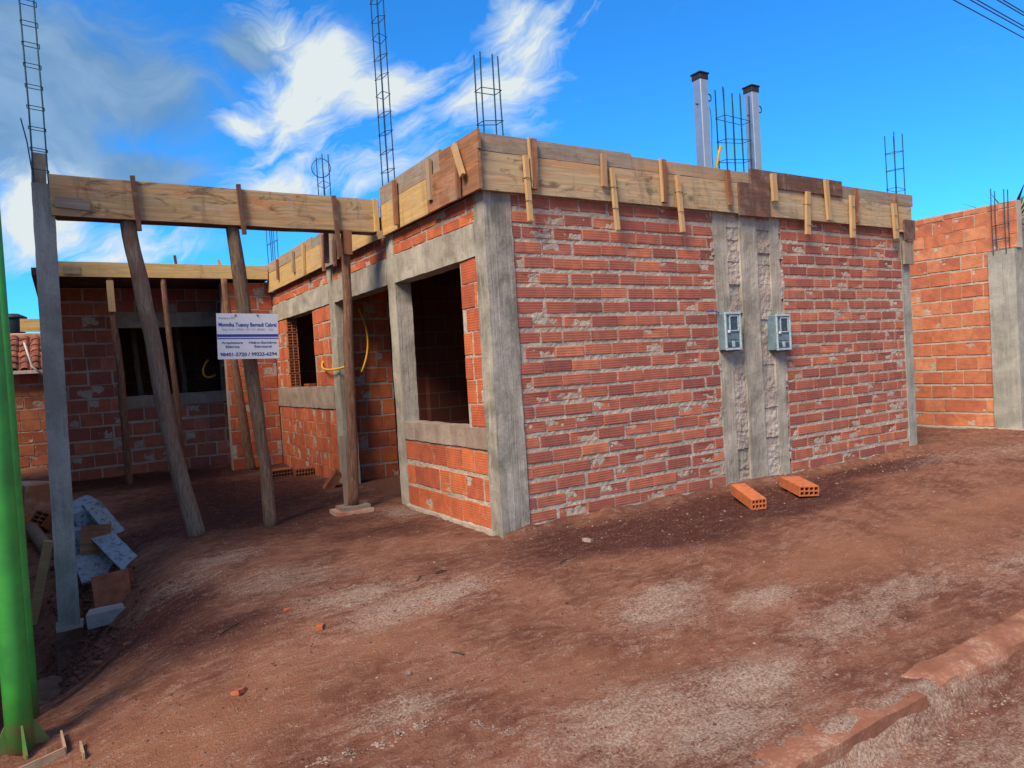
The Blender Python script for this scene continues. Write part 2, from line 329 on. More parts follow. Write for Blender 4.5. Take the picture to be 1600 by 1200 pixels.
def brickwork_far():
    T, b = material('brickwork_dimmed'); pos = geo(T).outputs['Position']
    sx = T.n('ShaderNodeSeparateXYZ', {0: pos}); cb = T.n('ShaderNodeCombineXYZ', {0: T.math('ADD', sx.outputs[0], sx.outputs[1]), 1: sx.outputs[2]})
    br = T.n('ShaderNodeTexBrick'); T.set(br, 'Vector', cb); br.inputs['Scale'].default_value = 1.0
    br.inputs['Color1'].default_value = (0.20, 0.060, 0.036, 1); br.inputs['Color2'].default_value = (0.13, 0.042, 0.030, 1); br.inputs['Mortar'].default_value = (0.15, 0.13, 0.11, 1)  # brick darkened so that the dimness of the rooms is in its colour
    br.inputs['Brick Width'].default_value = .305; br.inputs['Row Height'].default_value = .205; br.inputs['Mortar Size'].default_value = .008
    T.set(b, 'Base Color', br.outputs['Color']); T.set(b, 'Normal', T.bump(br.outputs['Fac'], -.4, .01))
brickwork_far()

# ------------------------------------------------------------------ object helpers
def mesh_obj(name, verts, faces, mat, parent=None, smooth=False):
    me = bpy.data.meshes.new(name); me.from_pydata([tuple(v) for v in verts], [], [tuple(f) for f in faces]); me.update()
    return link(name, me, mat, parent, smooth)
def link(name, me, mat, parent=None, smooth=False):
    o = bpy.data.objects.new(name, me); COL.objects.link(o)
    if mat and not me.materials: me.materials.append(MATS[mat])
    if smooth:
        me.polygons.foreach_set('use_smooth', [True] * len(me.polygons))
    if parent is not None: par(o, parent)
    return o
def par(o, p):
    o.parent = p
    if p.type == 'EMPTY': o.matrix_parent_inverse = p.matrix_basis.inverted() if p.parent is None else Matrix.Identity(4)
def grp(name, loc=(0, 0, 0), parent=None):
    o = bpy.data.objects.new(name, None); COL.objects.link(o); o.location = loc; o.empty_display_size = .2
    if parent is not None: o.parent = parent
    return o
def tag(o, label, cat, group=None):
    o['label'] = label; o['category'] = cat
    if group: o['group'] = group
    return o
def bm_obj(name, bm, mat, parent=None, smooth=False):
    me = bpy.data.meshes.new(name); bm.to_mesh(me); bm.free(); return link(name, me, mat, parent, smooth)
def add_box(bm, lo, hi, bev=0.0, M=None):
    r = bmesh.ops.create_cube(bm, size=1.0); vs = r['verts']
    c = [(a + b_) / 2 for a, b_ in zip(lo, hi)]; s = [b_ - a for a, b_ in zip(lo, hi)]
    for v in vs: v.co = Vector((c[0] + v.co.x * s[0], c[1] + v.co.y * s[1], c[2] + v.co.z * s[2]))
    if bev:
        es = list({e for v in vs for e in v.link_edges}); rr = bmesh.ops.bevel(bm, geom=es, offset=bev, segments=1, affect='EDGES'); vs = list({v for f in rr['faces'] for v in f.verts} | {v for v in vs if v.is_valid})
    if M is not None:
        for v in vs: v.co = M @ v.co
    return vs
def box(name, lo, hi, mat, parent=None, bev=.003, M=None):
    bm = bmesh.new(); add_box(bm, lo, hi, bev, M); return bm_obj(name, bm, mat, parent)
def plank(name, a, b_, w, th, mat, parent=None, out=(0, -1, 0), bev=.002, warp=.0):
    """a board from a to b_: width w across, thickness th along out; origin at its middle, own axes along world axes"""
    a, b_ = Vector(a), Vector(b_); L = (b_ - a).length; x = (b_ - a).normalized(); o = Vector(out); o = (o - x * o.dot(x)).normalized(); z = x.cross(o)
    n = max(2, int(L / .18)) if L > .5 else 2
    bm = bmesh.new(); rings = []; k = random.random() * 50
    for i in range(n + 1):
        t = i / n; jj = (random.random() - .5) * .004 if L > .5 else 0
        ring = []
        for (p, q) in ((-.5, -.5), (.5, -.5), (.5, .5), (-.5, .5)):
            ring.append(bm.verts.new((a + x * L * t + z * (w * p + jj) + o * (th * q + math.sin(t * 5 + k) * warp)) - (a + b_) / 2))
        rings.append(ring)
    for r0, r1 in zip(rings, rings[1:]):
        for i in range(4): bm.faces.new((r0[i], r0[(i + 1) % 4], r1[(i + 1) % 4], r1[i]))
    bm.faces.new(rings[0][::-1]); bm.faces.new(rings[-1]); bmesh.ops.recalc_face_normals(bm, faces=bm.faces)
    ob = bm_obj(name, bm, mat, None); ob.location = (a + b_) / 2
    if parent is not None:
        ob.parent = parent
        ob.matrix_parent_inverse = Matrix.Translation(-parent.location) if parent.type == 'EMPTY' else Matrix.Identity(4)
        if parent.type != 'EMPTY': ob.matrix_parent_inverse = Matrix.Translation(-parent.location)
    return ob
def rough_box(name, lo, hi, mat, parent=None, res=.04, amp=.004, freq=9, M=None, taper=None):
    """a cast or hewn block: finely divided box whose skin is pushed about by noise"""
    V = []; F = []
    lo = np.array(lo, float); hi = np.array(hi, float); n = np.maximum(1, np.ceil((hi - lo) / res).astype(int)); n = np.minimum(n, 260)
    for ax in range(3):
        u, v = [(1, 2), (2, 0), (0, 1)][ax]
        for side in (0, 1):
            gu, gv = np.meshgrid(np.linspace(lo[u], hi[u], n[u] + 1), np.linspace(lo[v], hi[v], n[v] + 1), indexing='ij')
            P = np.zeros(gu.shape + (3,)); P[..., u] = gu; P[..., v] = gv; P[..., ax] = hi[ax] if side else lo[ax]
            s0 = len(V); V.extend(P.reshape(-1, 3)); w = n[v] + 1
            for i in range(n[u]):
                for j in range(n[v]):
                    q = [s0 + i * w + j, s0 + (i + 1) * w + j, s0 + (i + 1) * w + j + 1, s0 + i * w + j + 1]
                    F.append(q if side else q[::-1])
    V = np.array(V); D = np.stack([fbm(V * freq + k * 31.7, 4, .55) for k in range(3)], -1)
    V = V + D * 2 * amp
    if taper is not None: V = taper(V)
    o = mesh_obj(name, V if M is None else [M @ Vector(v) for v in V], F, mat, None)
    bm = bmesh.new(); bm.from_mesh(o.data); bmesh.ops.remove_doubles(bm, verts=bm.verts, dist=.0006); bm.to_mesh(o.data); bm.free()
    if parent is not None: par(o, parent)
    return o
def tube_mesh(pts, r, seg=8, radii=None, closed=False):
    pts = [Vector(p) for p in pts]; V = []; F = []; n = len(pts)
    up = None
    for i, p in enumerate(pts):
        if closed: d = (pts[(i + 1) % n] - pts[i - 1]).normalized()
        else: d = (pts[min(i + 1, n - 1)] - pts[max(i - 1, 0)]).normalized()
        if up is None: up = d.orthogonal().normalized()
        up = (up - d * up.dot(d)).normalized(); s = d.cross(up); rr = radii[i] if radii else r
        for k in range(seg):
            a = 2 * math.pi * k / seg; V.append(p + up * math.cos(a) * rr + s * math.sin(a) * rr)
    m_ = n if closed else n - 1
    for i in range(m_):
        for k in range(seg):
            j = (i + 1) % n
            F.append((i * seg + k, i * seg + (k + 1) % seg, j * seg + (k + 1) % seg, j * seg + k))
    if not closed: F.append(tuple(range(seg))[::-1]); F.append(tuple((n - 1) * seg + k for k in range(seg)))
    return V, F
def tube(name, pts, r, mat, parent=None, seg=8, radii=None, closed=False):
    V, F = tube_mesh(pts, r, seg, radii, closed); return mesh_obj(name, V, F, mat, parent, smooth=seg > 5)
def bez(a, b_, c, d, n=14):
    a, b_, c, d = map(Vector, (a, b_, c, d))
    return [a * (1 - t) ** 3 + b_ * 3 * t * (1 - t) ** 2 + c * 3 * t * t * (1 - t) + d * t ** 3 for t in [i / n for i in range(n + 1)]]
def log_mesh(path, r0, r1, rough=.12, seg=14, sub=26, seed=0):
    path = [Vector(p) for p in path]; P = []
    for i in range(sub + 1):
        t = i / sub * (len(path) - 1); k = min(int(t), len(path) - 2); f = t - k; P.append(path[k].lerp(path[k + 1], f))
    V, F = tube_mesh(P, 1, seg, [r0 + (r1 - r0) * i / sub for i in range(sub + 1)])
    V = np.array([tuple(v) for v in V]); ctr = np.repeat(np.array([tuple(p) for p in P]), seg, 0)
    d = V - ctr; q = V.copy(); q[:, 2] *= .3
    f = 1 + rough * 2 * fbm(q * 11 + seed * 9.1, 3) + rough * 1.6 * fbm(V * 2.3 + seed * 3.7, 2)
    off = np.stack([fbm(np.stack([ctr[:, 2] * 1.9 + seed * 5, ctr[:, 2] * 0 + k * 7.7, ctr[:, 2] * 0], -1), 2) for k in range(2)] + [ctr[:, 2] * 0], -1) * r0 * .7
    return ctr + d * f[:, None] + off, F

# ------------------------------------------------------------------ terrain
def terrain(x, y):
    x = np.asarray(x, float); y = np.asarray(y, float)
    h = -0.22 * sm((-0.6 - y) / 2.6)
    h = h - 0.14 * sm((-3.05 - y) / .12)
    h = h - 0.16 * sm((-1.7 - x) / 1.6) * sm((6.5 - y) / 3) * sm((y + 5) / 3)
    h = h - 1.12 * np.exp(-(((x + 3.4) / .64) ** 2 + ((y - 1.55) / 1.45) ** 2))
    return h
def relief(x, y):
    P = np.stack([x, y, 0 * x], -1)
    d = fbm(P * .9, 3) * .05 + fbm(P * 4.5 + 9, 4, .65) * .032 + np.maximum(fbm(P * 14 + 3, 3, .6) - .06, 0) * .075
    d = d + np.exp(-(((x + 2.75) / .5) ** 2 + ((y - 1.3) / 1.5) ** 2)) * (fbm(P * 3.1 + 2, 4, .65) * .16)
    for yc in (-1.62, -2.12):   # faint wheel ruts along the street side
        w_ = (y - yc - .03 * np.sin(x * 1.3) + .02 * x) / .09; d = d - .014 * np.exp(-w_ ** 2) * sm((x + .5) / 1.5) * (1 + .35 * np.sin(x * 70 + w_ * 2))
    # wheel and foot scuffs along the street side
    d = d + .012 * np.sin((y + .12 * x + fbm(P * .7, 2) * 1.5) * 9) * sm((-1.0 - y) / .8)
    return d
def tz(x, y):
    return float(terrain(x, y) + relief(np.array([float(x)]), np.array([float(y)]))[0])
def ground_masks(x, y):
    P = np.stack([x, y, 0 * x], -1); Q = P * np.array([.6, 1.1, 1])
    n = fbm(Q * 1.3 + 4, 5, .6)
    def el(cx, cy, a, b_, t=0):
        c, s = math.cos(t), math.sin(t); u = (x - cx) * c + (y - cy) * s; v = -(x - cx) * s + (y - cy) * c
        return np.exp(-((u / a) ** 2 + (v / b_) ** 2))
    def mx(l):
        r = 0
        for (w, *a) in l: r = np.maximum(r, w * el(*a))
        return r
    wet_and_shade = mx([(1, .9, -.75, 1.25, .52, -.25), (1, 2.4, -.6, 1.7, .58), (.95, 4.1, -.4, 1.4, .34), (.9, -1.2, 3.6, 1.5, 2.6), (.55, -.8, .9, .9, .6), (.8, -1.5, 6.8, 3, 1.3), (.85, -2.45, .3, .55, 1.1), (.6, -2.3, -.6, .5, .5)])  # wall-foot band is moist soil; yard and bank ellipses paint in shade
    wet_and_shade = sm((wet_and_shade + n * .9 - .22) / .5)
    crust = mx([(1, -.05, -1.80, .38, .20, .2), (.95, .12, -1.66, .35, .12, .1), (.9, .55, -1.98, .35, .11), (1, -.96, -.92, .34, .15, .4), (.85, -1.3, -.95, .4, .18, .4), (.8, -1.42, -.6, .35, .2), (.85, -1.64, .13, .4, .32), (.9, -2.3, .7, .4, .28), (.8, -1.9, 1.05, .35, .28),
                (1, -.9, -2.5, .42, .2), (1, -.65, -2.72, .45, .2), (.9, -.25, -2.56, .4, .17), (.8, .75, -2.45, .5, .17), (.7, 1.35, -2.4, .7, .14), (.9, -.2, 1.6, .2, .28), (.8, -1.72, -1.92, .25, .1), (.8, -.3, -3.5, 3.5, .32), (.95, -.4, -3.08, 1.6, .10), (.6, 5.2, -.55, .8, .16), (.5, 6.8, -.8, 1.2, .3), (.55, 3.0, -2.6, 1.5, .2)])
    crust = np.clip(crust, 0, 1) * (1 - .5 * wet_and_shade); crust = np.clip(crust + n * 1.1 * (crust + .18), 0, 1)
    mud = mx([(1, 1.6, -1.85, 1.2, .30), (1, 3.4, -1.85, 2.0, .42), (.9, 6.5, -1.8, 2.5, .6), (.9, -.55, -2.2, .5, .15), (.8, -.9, -2.05, .45, .16), (.8, -1.6, -1.35, .5, .22), (.9, -2.4, -1.5, .6, .35)])
    mud = sm((mud + n * .8 - .15) / .8) * (1 - wet_and_shade)
    return wet_and_shade, crust, mud
def axis_coords(a, b_, step, far):
    c = list(np.arange(a, b_ + 1e-6, step)); s = step; x = c[-1]; hi = []
    while x < far: s *= 1.28; x += s; hi.append(x)
    s = step; x = c[0]; lo = []
    while x > -far: s *= 1.28; x -= s; lo.append(x)
    return np.array(lo[::-1] + c + hi)
def build_ground():
    xs = axis_coords(-4.2, 9.2, .040, 900); ys = axis_coords(-4.0, 8.2, .040, 900)
    X, Y = np.meshgrid(xs, ys, indexing='ij'); Z = terrain(X, Y)
    near = sm((14 - np.hypot(X - 1, Y)) / 4); hsel = (X > .15) & (X < 5.85) & (Y > .12) & (Y < 7.9)
    Rl = relief(X.ravel(), Y.ravel()).reshape(X.shape)
    Z = Z + Rl * near
    # earth banked up against the walls
    Z = Z + np.where(Y < 0, .05 * np.exp(-((Y + .02) / .07) ** 2), 0) * ((X > -.02) & (X < 6)) * (1 + 1.2 * fbm(np.stack([X * 5, Y * 3, 0 * X], -1).reshape(-1, 3), 2).reshape(X.shape))
    Z = np.where(hsel, -.06, Z)
    V = np.stack([X, Y, Z], -1).reshape(-1, 3); nx, ny = len(xs), len(ys)
    idx = np.arange(nx * ny).reshape(nx, ny)
    F = np.stack([idx[:-1, :-1], idx[1:, :-1], idx[1:, 1:], idx[:-1, 1:]], -1).reshape(-1, 4)
    me = bpy.data.meshes.new('ground'); me.vertices.add(len(V)); me.vertices.foreach_set('co', V.ravel())
    me.loops.add(F.size); me.loops.foreach_set('vertex_index', F.ravel()); me.polygons.add(len(F))
    me.polygons.foreach_set('loop_start', np.arange(0, F.size, 4)); me.polygons.foreach_set('loop_total', np.full(len(F), 4)); me.update(); me.validate()
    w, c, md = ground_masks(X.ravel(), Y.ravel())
    for nme, a in (('wet_and_shade', w), ('crust', c), ('mud', md)):
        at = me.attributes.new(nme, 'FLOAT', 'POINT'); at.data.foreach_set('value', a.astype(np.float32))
    o = link('ground', me, 'red_earth', None, True); o['kind'] = 'structure'; o['label'] = 'trampled red earth lot with pale crusted patches'
    return o
build_ground()

# ------------------------------------------------------------------ bricks
def brick_variant(L, H, D, k):
    """brick with chamfered front edges; front face at y=0, body towards +y"""
    r = random.Random(100 + k); e = .0035
    prof = [(D, -H / 2), (e, -H / 2), (0, -H / 2 + e), (0, H / 2 - e), (e, H / 2), (D, H / 2)]
    V = []
    for (x, ins) in ((-L / 2, 1), (-L / 2 + e, 0), (L / 2 - e, 0), (L / 2, 1)):
        for (y, z) in prof:
            yy = y + (e if ins and y < e + 1e-6 else 0)
            V.append((x + r.uniform(-.0015, .0015), yy + r.uniform(-.001, .001), z * (1 if not ins else .99) + r.uniform(-.002, .002)))
    if k % 4 == 3:   # a chipped corner
        i = r.choice([8, 9, 14, 15]); x, y, z = V[i]; V[i] = (x * .93, y + .012, z * .8)
    F = []
    for i in range(3):
        for j in range(5): F.append((i * 6 + j, (i + 1) * 6 + j, (i + 1) * 6 + j + 1, i * 6 + j + 1))
    F.append(tuple(range(6))); F.append(tuple(range(18, 24))[::-1])
    return np.array(V), [f[::-1] for f in F]
BR = {}
def brick_mesh(kind, k, mat):
    L, H, D = dict(flat=(.285, .092, .05), tall=(.285, .185, .05), half=(.185, .185, .05))[kind]
    key = (kind, k, mat)
    if key not in BR:
        V, F = brick_variant(L, H, D, k); me = bpy.data.meshes.new('brick'); me.from_pydata([tuple(v) for v in V], [], F); me.update(); me.materials.append(MATS[mat]); BR[key] = (me, V, F, L, H)
    return BR[key]
BRICKS = []          # (score, key, matrix, parent)
def lay(wall, org, face, u0, u1, z0, z1, course, kind, mat, brk_h=None, joint=.016, jit=1.0, score=1.0, top_cut=True, seed=0, minlen=.05):
    """courses of bricks on a wall plane; org = corner, face: 'S' faces -y with u along +x, 'W' faces -x with u along +y"""
    L, H = dict(flat=(.285, .092), tall=(.285, .185), half=(.185, .185))[kind]; r = random.Random(seed * 77 + int(u0 * 100) + int(z0 * 31)); n = int(round((z1 - z0) / course))
    course = (z1 - z0) / n; hb = (brk_h or H)
    for i in range(n):
        zc = z0 + (i + .5) * course; u = u0 - (L * .5 if i % 2 else 0) - r.uniform(0, .09); slope = r.uniform(-.004, .004)
        while u < u1:
            ln = L * (1 if r.random() > .08 else r.uniform(.5, .8)); a = max(u, u0 + .004); b_ = min(u + ln, u1 - .004)
            u += ln + joint * r.choice([.55, .7, 1, 1, 1.3, 2.0])
            if b_ - a < minlen: continue
            uc = (a + b_) / 2; zz = zc + slope * (uc - u0) + r.uniform(-.005, .005) * jit
            sc = Vector(((b_ - a) / L, 1, hb / H * r.uniform(.93, 1.03))); pr = r.uniform(0, .005) * jit
            if face == 'S': loc = Vector((org[0] + uc, org[1] - pr, zz)); rz = 0
            else: loc = Vector((org[0] - pr, org[1] + uc, zz)); rz = -math.pi / 2
            M = Matrix.Translation(loc) @ Matrix.Rotation(rz + r.uniform(-.006, .006), 4, 'Z') @ Matrix.Rotation(r.uniform(-.008, .008) * jit, 4, 'Y') @ Matrix.Diagonal((*sc, 1))
            dist = (loc - CAM).length; ca = abs((loc - CAM).normalized().y if face == 'S' else (loc - CAM).normalized().x)
            BRICKS.append((score * (b_ - a) * hb * ca / dist ** 2, (kind, r.randrange(8), mat), M, wall))
def mortar_sheet(name, org, face, u0, u1, z0, z1, parent, res=.018, depth=.16, mat='mortar', amp=.0065, back=-.0042):
    """mortar face with squeezed and recessed joints, plus the wall's body behind it"""
    nu = max(2, int((u1 - u0) / res)); nz = max(2, int((z1 - z0) / res)); U, Zz = np.meshgrid(np.linspace(u0, u1, nu), np.linspace(z0, z1, nz), indexing='ij')
    P = np.stack([U * 9 + org[0] * 3, Zz * 13, U * 0 + org[1] * 5], -1)
    Q = np.stack([U * 30 + org[0] * 3, Zz * 38, U * 0 + org[1] * 5], -1)
    d = back + amp * .35 * fbm(P, 3, .55) * 2 + amp * fbm(Q, 3, .6) * 2 + .005 * np.clip(fbm(P * 1.3 + 5, 3) * 8 - 2.4, 0, 1)
    d = np.clip(d, -.012, .0045)
    d[0, :] = d[-1, :] = -.004; d[:, 0] = np.minimum(d[:, 0], 0)
    if face == 'S': V = np.stack([org[0] + U, org[1] - d, Zz], -1).reshape(-1, 3)
    else: V = np.stack([org[0] - d, org[1] + U, Zz], -1).reshape(-1, 3)
    idx = np.arange(nu * nz).reshape(nu, nz); F = np.stack([idx[:-1, :-1], idx[1:, :-1], idx[1:, 1:], idx[:-1, 1:]], -1).reshape(-1, 4)
    if face == 'W': F = F[:, ::-1]
    V = [tuple(v) for v in V]; F = [tuple(f) for f in F]; s = len(V)
    g = .022
    if face == 'S': lo, hi = (org[0] + u0, org[1] + g, z0), (org[0] + u1, org[1] + depth, z1)
    else: lo, hi = (org[0] + g, org[1] + u0, z0), (org[0] + depth, org[1] + u1, z1)
    for x in (lo[0], hi[0]):
        for y in (lo[1], hi[1]):
            for z in (lo[2], hi[2]): V.append((x, y, z))
    F += [tuple(s + i for i in q) for q in ((0, 1, 3, 2), (4, 6, 7, 5), (0, 4, 5, 1), (2, 3, 7, 6), (0, 2, 6, 4), (1, 5, 7, 3))]
    return mesh_obj(name, V, F, mat, parent)
def place_bricks(thing, limit):
    """the bricks that show largest are objects of their own, the rest one joined part"""
    BRICKS.sort(key=lambda t: -t[0])
    for s, key, M, wall in BRICKS[:limit]:
        me = brick_mesh(*key)[0]; o = bpy.data.objects.new('brick', me); COL.objects.link(o); o.parent = wall; o.matrix_local = M if wall.type != 'EMPTY' else M
    rest = BRICKS[limit:]; bym = {}
    if rest:
        V = []; F = []; mi = []; mats = []
        for s, key, M, wall in rest:
            _, v, f, L, H = brick_mesh(*key); k = len(V)
            if key[2] not in mats: mats.append(key[2])
            Mn = np.array(M); V.extend((v @ Mn[:3, :3].T + Mn[:3, 3]).tolist()); F.extend([tuple(k + i for i in q) for q in f]); mi.extend([mats.index(key[2])] * len(f))
        me = bpy.data.meshes.new('brickwork'); me.from_pydata(V, [], F); me.update()
        for m_ in mats: me.materials.append(MATS[m_])
        me.polygons.foreach_set('material_index', mi)
        o = link('brickwork', me, None, thing); o['kind'] = 'stuff'
    BRICKS.clear()

# ------------------------------------------------------------------ the unfinished house
house = tag(grp('unfinished_house'), 'unfinished red hollow brick house with timber formwork round its top edge', 'house')
def wall_rect(org, face, u0, u1, z0, z1, course, kind, mat, depth=.16, seed=0, res=.018, brk_h=None, mortar='mortar', score=1.0, joint=.016, jit=1.0):
    w = mortar_sheet('wall', org, face, u0, u1, z0, z1, house, res, depth, mortar); lay(w, org, face, u0, u1, z0 + .004, z1 - .004, course, kind, mat, brk_h, joint, jit, score, seed=seed); return w
# street wall (faces -y)
wall_rect((0, 0), 'S', .245, 2.545, .03, 2.70, .1215, 'flat', 'brick_red', seed=1, res=.014, brk_h=.088)
wall_rect((0, 0), 'S', 3.56, 5.80, .03, 2.70, .1215, 'flat', 'brick_red', seed=2, res=.015, brk_h=.088)
# entrance side (faces -x)
wall_rect((0, 0), 'W', .155, 1.785, .0, .672, .215, 'tall', 'brick_orange', seed=3, res=.016)
wall_rect((0, 0), 'W', .155, .45, .84, 2.215, .1965, 'tall', 'brick_orange', seed=4, res=.016)
wall_rect((0, 0), 'W', .155, 1.86, 2.475, 2.70, .1125, 'flat', 'brick_orange', seed=5, res=.016, brk_h=.088)
wall_rect((0, 0), 'W', 2.0, 3.70, 2.475, 2.70, .1125, 'flat', 'brick_orange', seed=6, res=.02, brk_h=.088)
wall_rect((0, 0), 'W', 3.85, 6.60, 2.475, 2.70, .1125, 'flat', 'brick_orange', seed=7, res=.02, brk_h=.088)
wall_rect((0, 0), 'W', 3.86, 4.60, 1.205, 2.225, .204, 'half', 'brick_orange', seed=8, res=.02, joint=.02)
wall_rect((0, 0), 'W', 5.96, 6.60, 1.205, 2.225, .204, 'half', 'brick_orange', seed=9, res=.02, joint=.02)
wall_rect((0, 0), 'W', 3.84, 6.60, -.03, .925, .19, 'half', 'brick_orange', seed=10, res=.02, joint=.018)
# pier beyond, facing the street
wall_rect((-.74, 6.62), 'S', 0, .735, -.03, 2.84, .205, 'tall', 'brick_orange', seed=11, res=.025)
# wall seen through the entrance
wall_rect((.16, 3.88), 'S', 0, .62, -.03, 2.45, .205, 'tall', 'brick_orange', seed=12, res=.025)
# rear wall under the porch deck; the darker brick paints in its shade
wall_rect((-3.05, 7.70), 'S', .10, .97, -.05, 2.88, .205, 'tall', 'brick_red', seed=13, res=.03, score=.4)
wall_rect((-3.05, 7.70), 'S', .97, 2.43, -.05, 1.03, .205, 'tall', 'brick_red', seed=14, res=.03, score=.4)
wall_rect((-3.05, 7.70), 'S', .97, 2.43, 2.50, 2.88, .19, 'tall', 'brick_red', seed=15, res=.03, score=.4)
wall_rect((-3.05, 7.70), 'S', 2.43, 3.05, -.05, 2.88, .205, 'tall', 'brick_red', seed=16, res=.03, score=.4)
NB = len(BRICKS)
place_bricks(house, 300)
# concrete
def conc(lo, hi, mat='concrete', res=.025, amp=.008, name='column'): return rough_box(name, lo, hi, mat, house, min(res, .03), amp, 7)
conc((-.012, -.012, -.05), (.245, .155, 2.35), 'concrete_corner', .03)
conc((-.006, -.006, 2.352), (.245, .155, 2.72), 'concrete_corner', .03)
conc((-.008, 1.785, -.05), (.16, 1.97, 2.70), 'concrete')
conc((-.008, 3.64, -.05), (.17, 3.855, 2.70), 'concrete')
conc((5.80, -.012, -.03), (5.965, .17, 2.66), 'concrete_post')
conc((-.016, .155, .672), (.15, 1.783, .84), 'concrete_sill', name='window_sill')
conc((-.016, 3.86, .925), (.15, 6.60, 1.205), 'concrete_sill', name='window_sill')
conc((-.014, .157, 2.215), (.15, 1.783, 2.475), 'concrete', name='lintel')
conc((-.013, 1.972, 2.22), (.15, 3.638, 2.475), 'concrete', name='lintel')
conc((-.013, 3.857, 2.225), (.15, 6.61, 2.475), 'concrete', name='lintel')
conc((-2.08, 7.685, 2.27), (-.62, 7.86, 2.50), 'concrete', .06, name='lintel')
conc((-2.14, 7.68, 1.03), (-.56, 7.86, 1.21), 'concrete_sill', .06, name='window_sill')
# chased strip with the two electricity drops
rough_box('column', (2.545, -.004, -.02), (2.735, .16, 2.70), 'concrete', house, .02, .009, 7)
rough_box('column', (2.905, -.016, -.02), (3.155, .16, 2.70), 'concrete', house, .02, .010, 7)
rough_box('column', (3.375, -.004, -.02), (3.520, .16, 2.70), 'concrete', house, .02, .009, 7)
def infill(x0, x1, sd):
    r = random.Random(sd); z = -.02
    while z < 2.68:
        h = r.uniform(.08, .13); xa = x0 + r.uniform(-.015, .02); xb = x1 + r.uniform(-.02, .015); y0 = .006 + r.uniform(-.012, .012)
        rough_box('chase_infill', (xa, y0, z), (xb, .15, min(2.70, z + h + .012)), 'rough_infill', house, .013, .013, 27); z += h
infill(2.725, 2.915, 1); infill(3.145, 3.385, 2); infill(3.51, 3.575, 3); infill(2.525, 2.555, 4)
# mortar spill along the wall foot
rough_box('mortar_skirt', (.2, -.035, -.10), (5.8, .03, .035), 'mortar_pale', house, .03, .03, 9)
rough_box('mortar_skirt', (-.035, .1, -.12), (.03, 1.8, .02), 'mortar_pale', house, .03, .025, 9)
# body of the house out of sight: floor, deck, other walls; dark colours stand in for room shade
box('floor', (.02, .1, -.08), (5.9, 7.7, -.005), 'clod', house, 0)
box('roof_deck', (.03, .03, 2.72), (5.94, 6.60, 2.94), 'wood_dark_x', house, 0)
box('wall', (5.80, .17, -.05), (5.96, 7.84, 2.70), 'brickwork_dimmed', house, 0)
box('wall', (.0, 6.62, -.05), (5.80, 6.78, 2.70), 'brickwork_dimmed', house, 0)
box('wall', (4.6, .16, -.03), (4.72, 3.9, 2.70), 'brickwork_dimmed', house, 0)
box('wall', (1.30, 3.9, -.03), (5.78, 4.02, 2.70), 'brickwork_dimmed', house, 0)
box('wall', (1.2, 4.02, -.03), (1.3, 6.6, 2.70), 'brickwork_dimmed', house, 0)
# porch behind the rear beam: deck, side, and the room behind the rear window
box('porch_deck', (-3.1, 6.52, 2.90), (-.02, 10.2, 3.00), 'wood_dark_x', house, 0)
box('wall', (-3.05, 6.60, -.05), (-2.95, 10.2, 2.88), 'brickwork_dimmed', house, 0)  # side of the rear room; its front stretch is added to darken the porch
box('wall', (-3.05, 10.1, -.05), (0, 10.2, 2.88), 'brickwork_dimmed', house, 0)
box('wall', (-.10, 6.80, -.05), (-.001, 10.1, 2.88), 'brickwork_dimmed', house, 0)
box('floor', (-3.05, 7.6, -.10), (0, 10.1, -.012), 'clod', house, 0)

# hollow brick ends in the jamb of the far window, and their cells
def hollow_bm(L, Wd, H, cols, rows, t=.010):
    """hollow clay brick, cells running the length (along x)"""
    bm = bmesh.new(); us = [-Wd / 2]; cw = (Wd - t * (cols + 1)) / cols; ch = (H - t * (rows + 1)) / rows
    Y = []; Zs = []
    for i in range(cols): Y += [-Wd / 2 + t + i * (cw + t), -Wd / 2 + t + i * (cw + t) + cw]
    for i in range(rows): Zs += [t + i * (ch + t), t + i * (ch + t) + ch]
    ys = [-Wd / 2] + Y + [Wd / 2]; zs = [0] + Zs + [H]
    vv = {}
    def v(x, y, z):
        k = (round(x, 5), round(y, 5), round(z, 5))
        if k not in vv: vv[k] = bm.verts.new((x, y, z))
        return vv[k]
    for x, fl in ((-L / 2, 1), (L / 2, 0)):
        for i in range(len(ys) - 1):
            for j in range(len(zs) - 1):
                if i % 2 == 1 and j % 2 == 1: continue
                q = [v(x, ys[i], zs[j]), v(x, ys[i + 1], zs[j]), v(x, ys[i + 1], zs[j + 1]), v(x, ys[i], zs[j + 1])]
                bm.faces.new(q[::-1] if fl else q)
    for i in range(1, len(ys) - 1, 2):
        for j in range(1, len(zs) - 1, 2):
            c = [(ys[i], zs[j]), (ys[i + 1], zs[j]), (ys[i + 1], zs[j + 1]), (ys[i], zs[j + 1])]
            for a in range(4):
                p, q = c[a], c[(a + 1) % 4]; bm.faces.new([v(-L / 2, *p), v(L / 2, *p), v(L / 2, *q), v(-L / 2, *q)])
    for i in range(len(ys) - 1):
        for z, s in ((0, 0), (H, 1)):
            q = [v(-L / 2, ys[i], z), v(L / 2, ys[i], z), v(L / 2, ys[i + 1], z), v(-L / 2, ys[i + 1], z)]; bm.faces.new(q if s else q[::-1])
    for j in range(len(zs) - 1):
        for y, s in ((-Wd / 2, 1), (Wd / 2, 0)):
            q = [v(-L / 2, y, zs[j]), v(L / 2, y, zs[j]), v(L / 2, y, zs[j + 1]), v(-L / 2, y, zs[j + 1])]; bm.faces.new(q if s else q[::-1])
    return bm
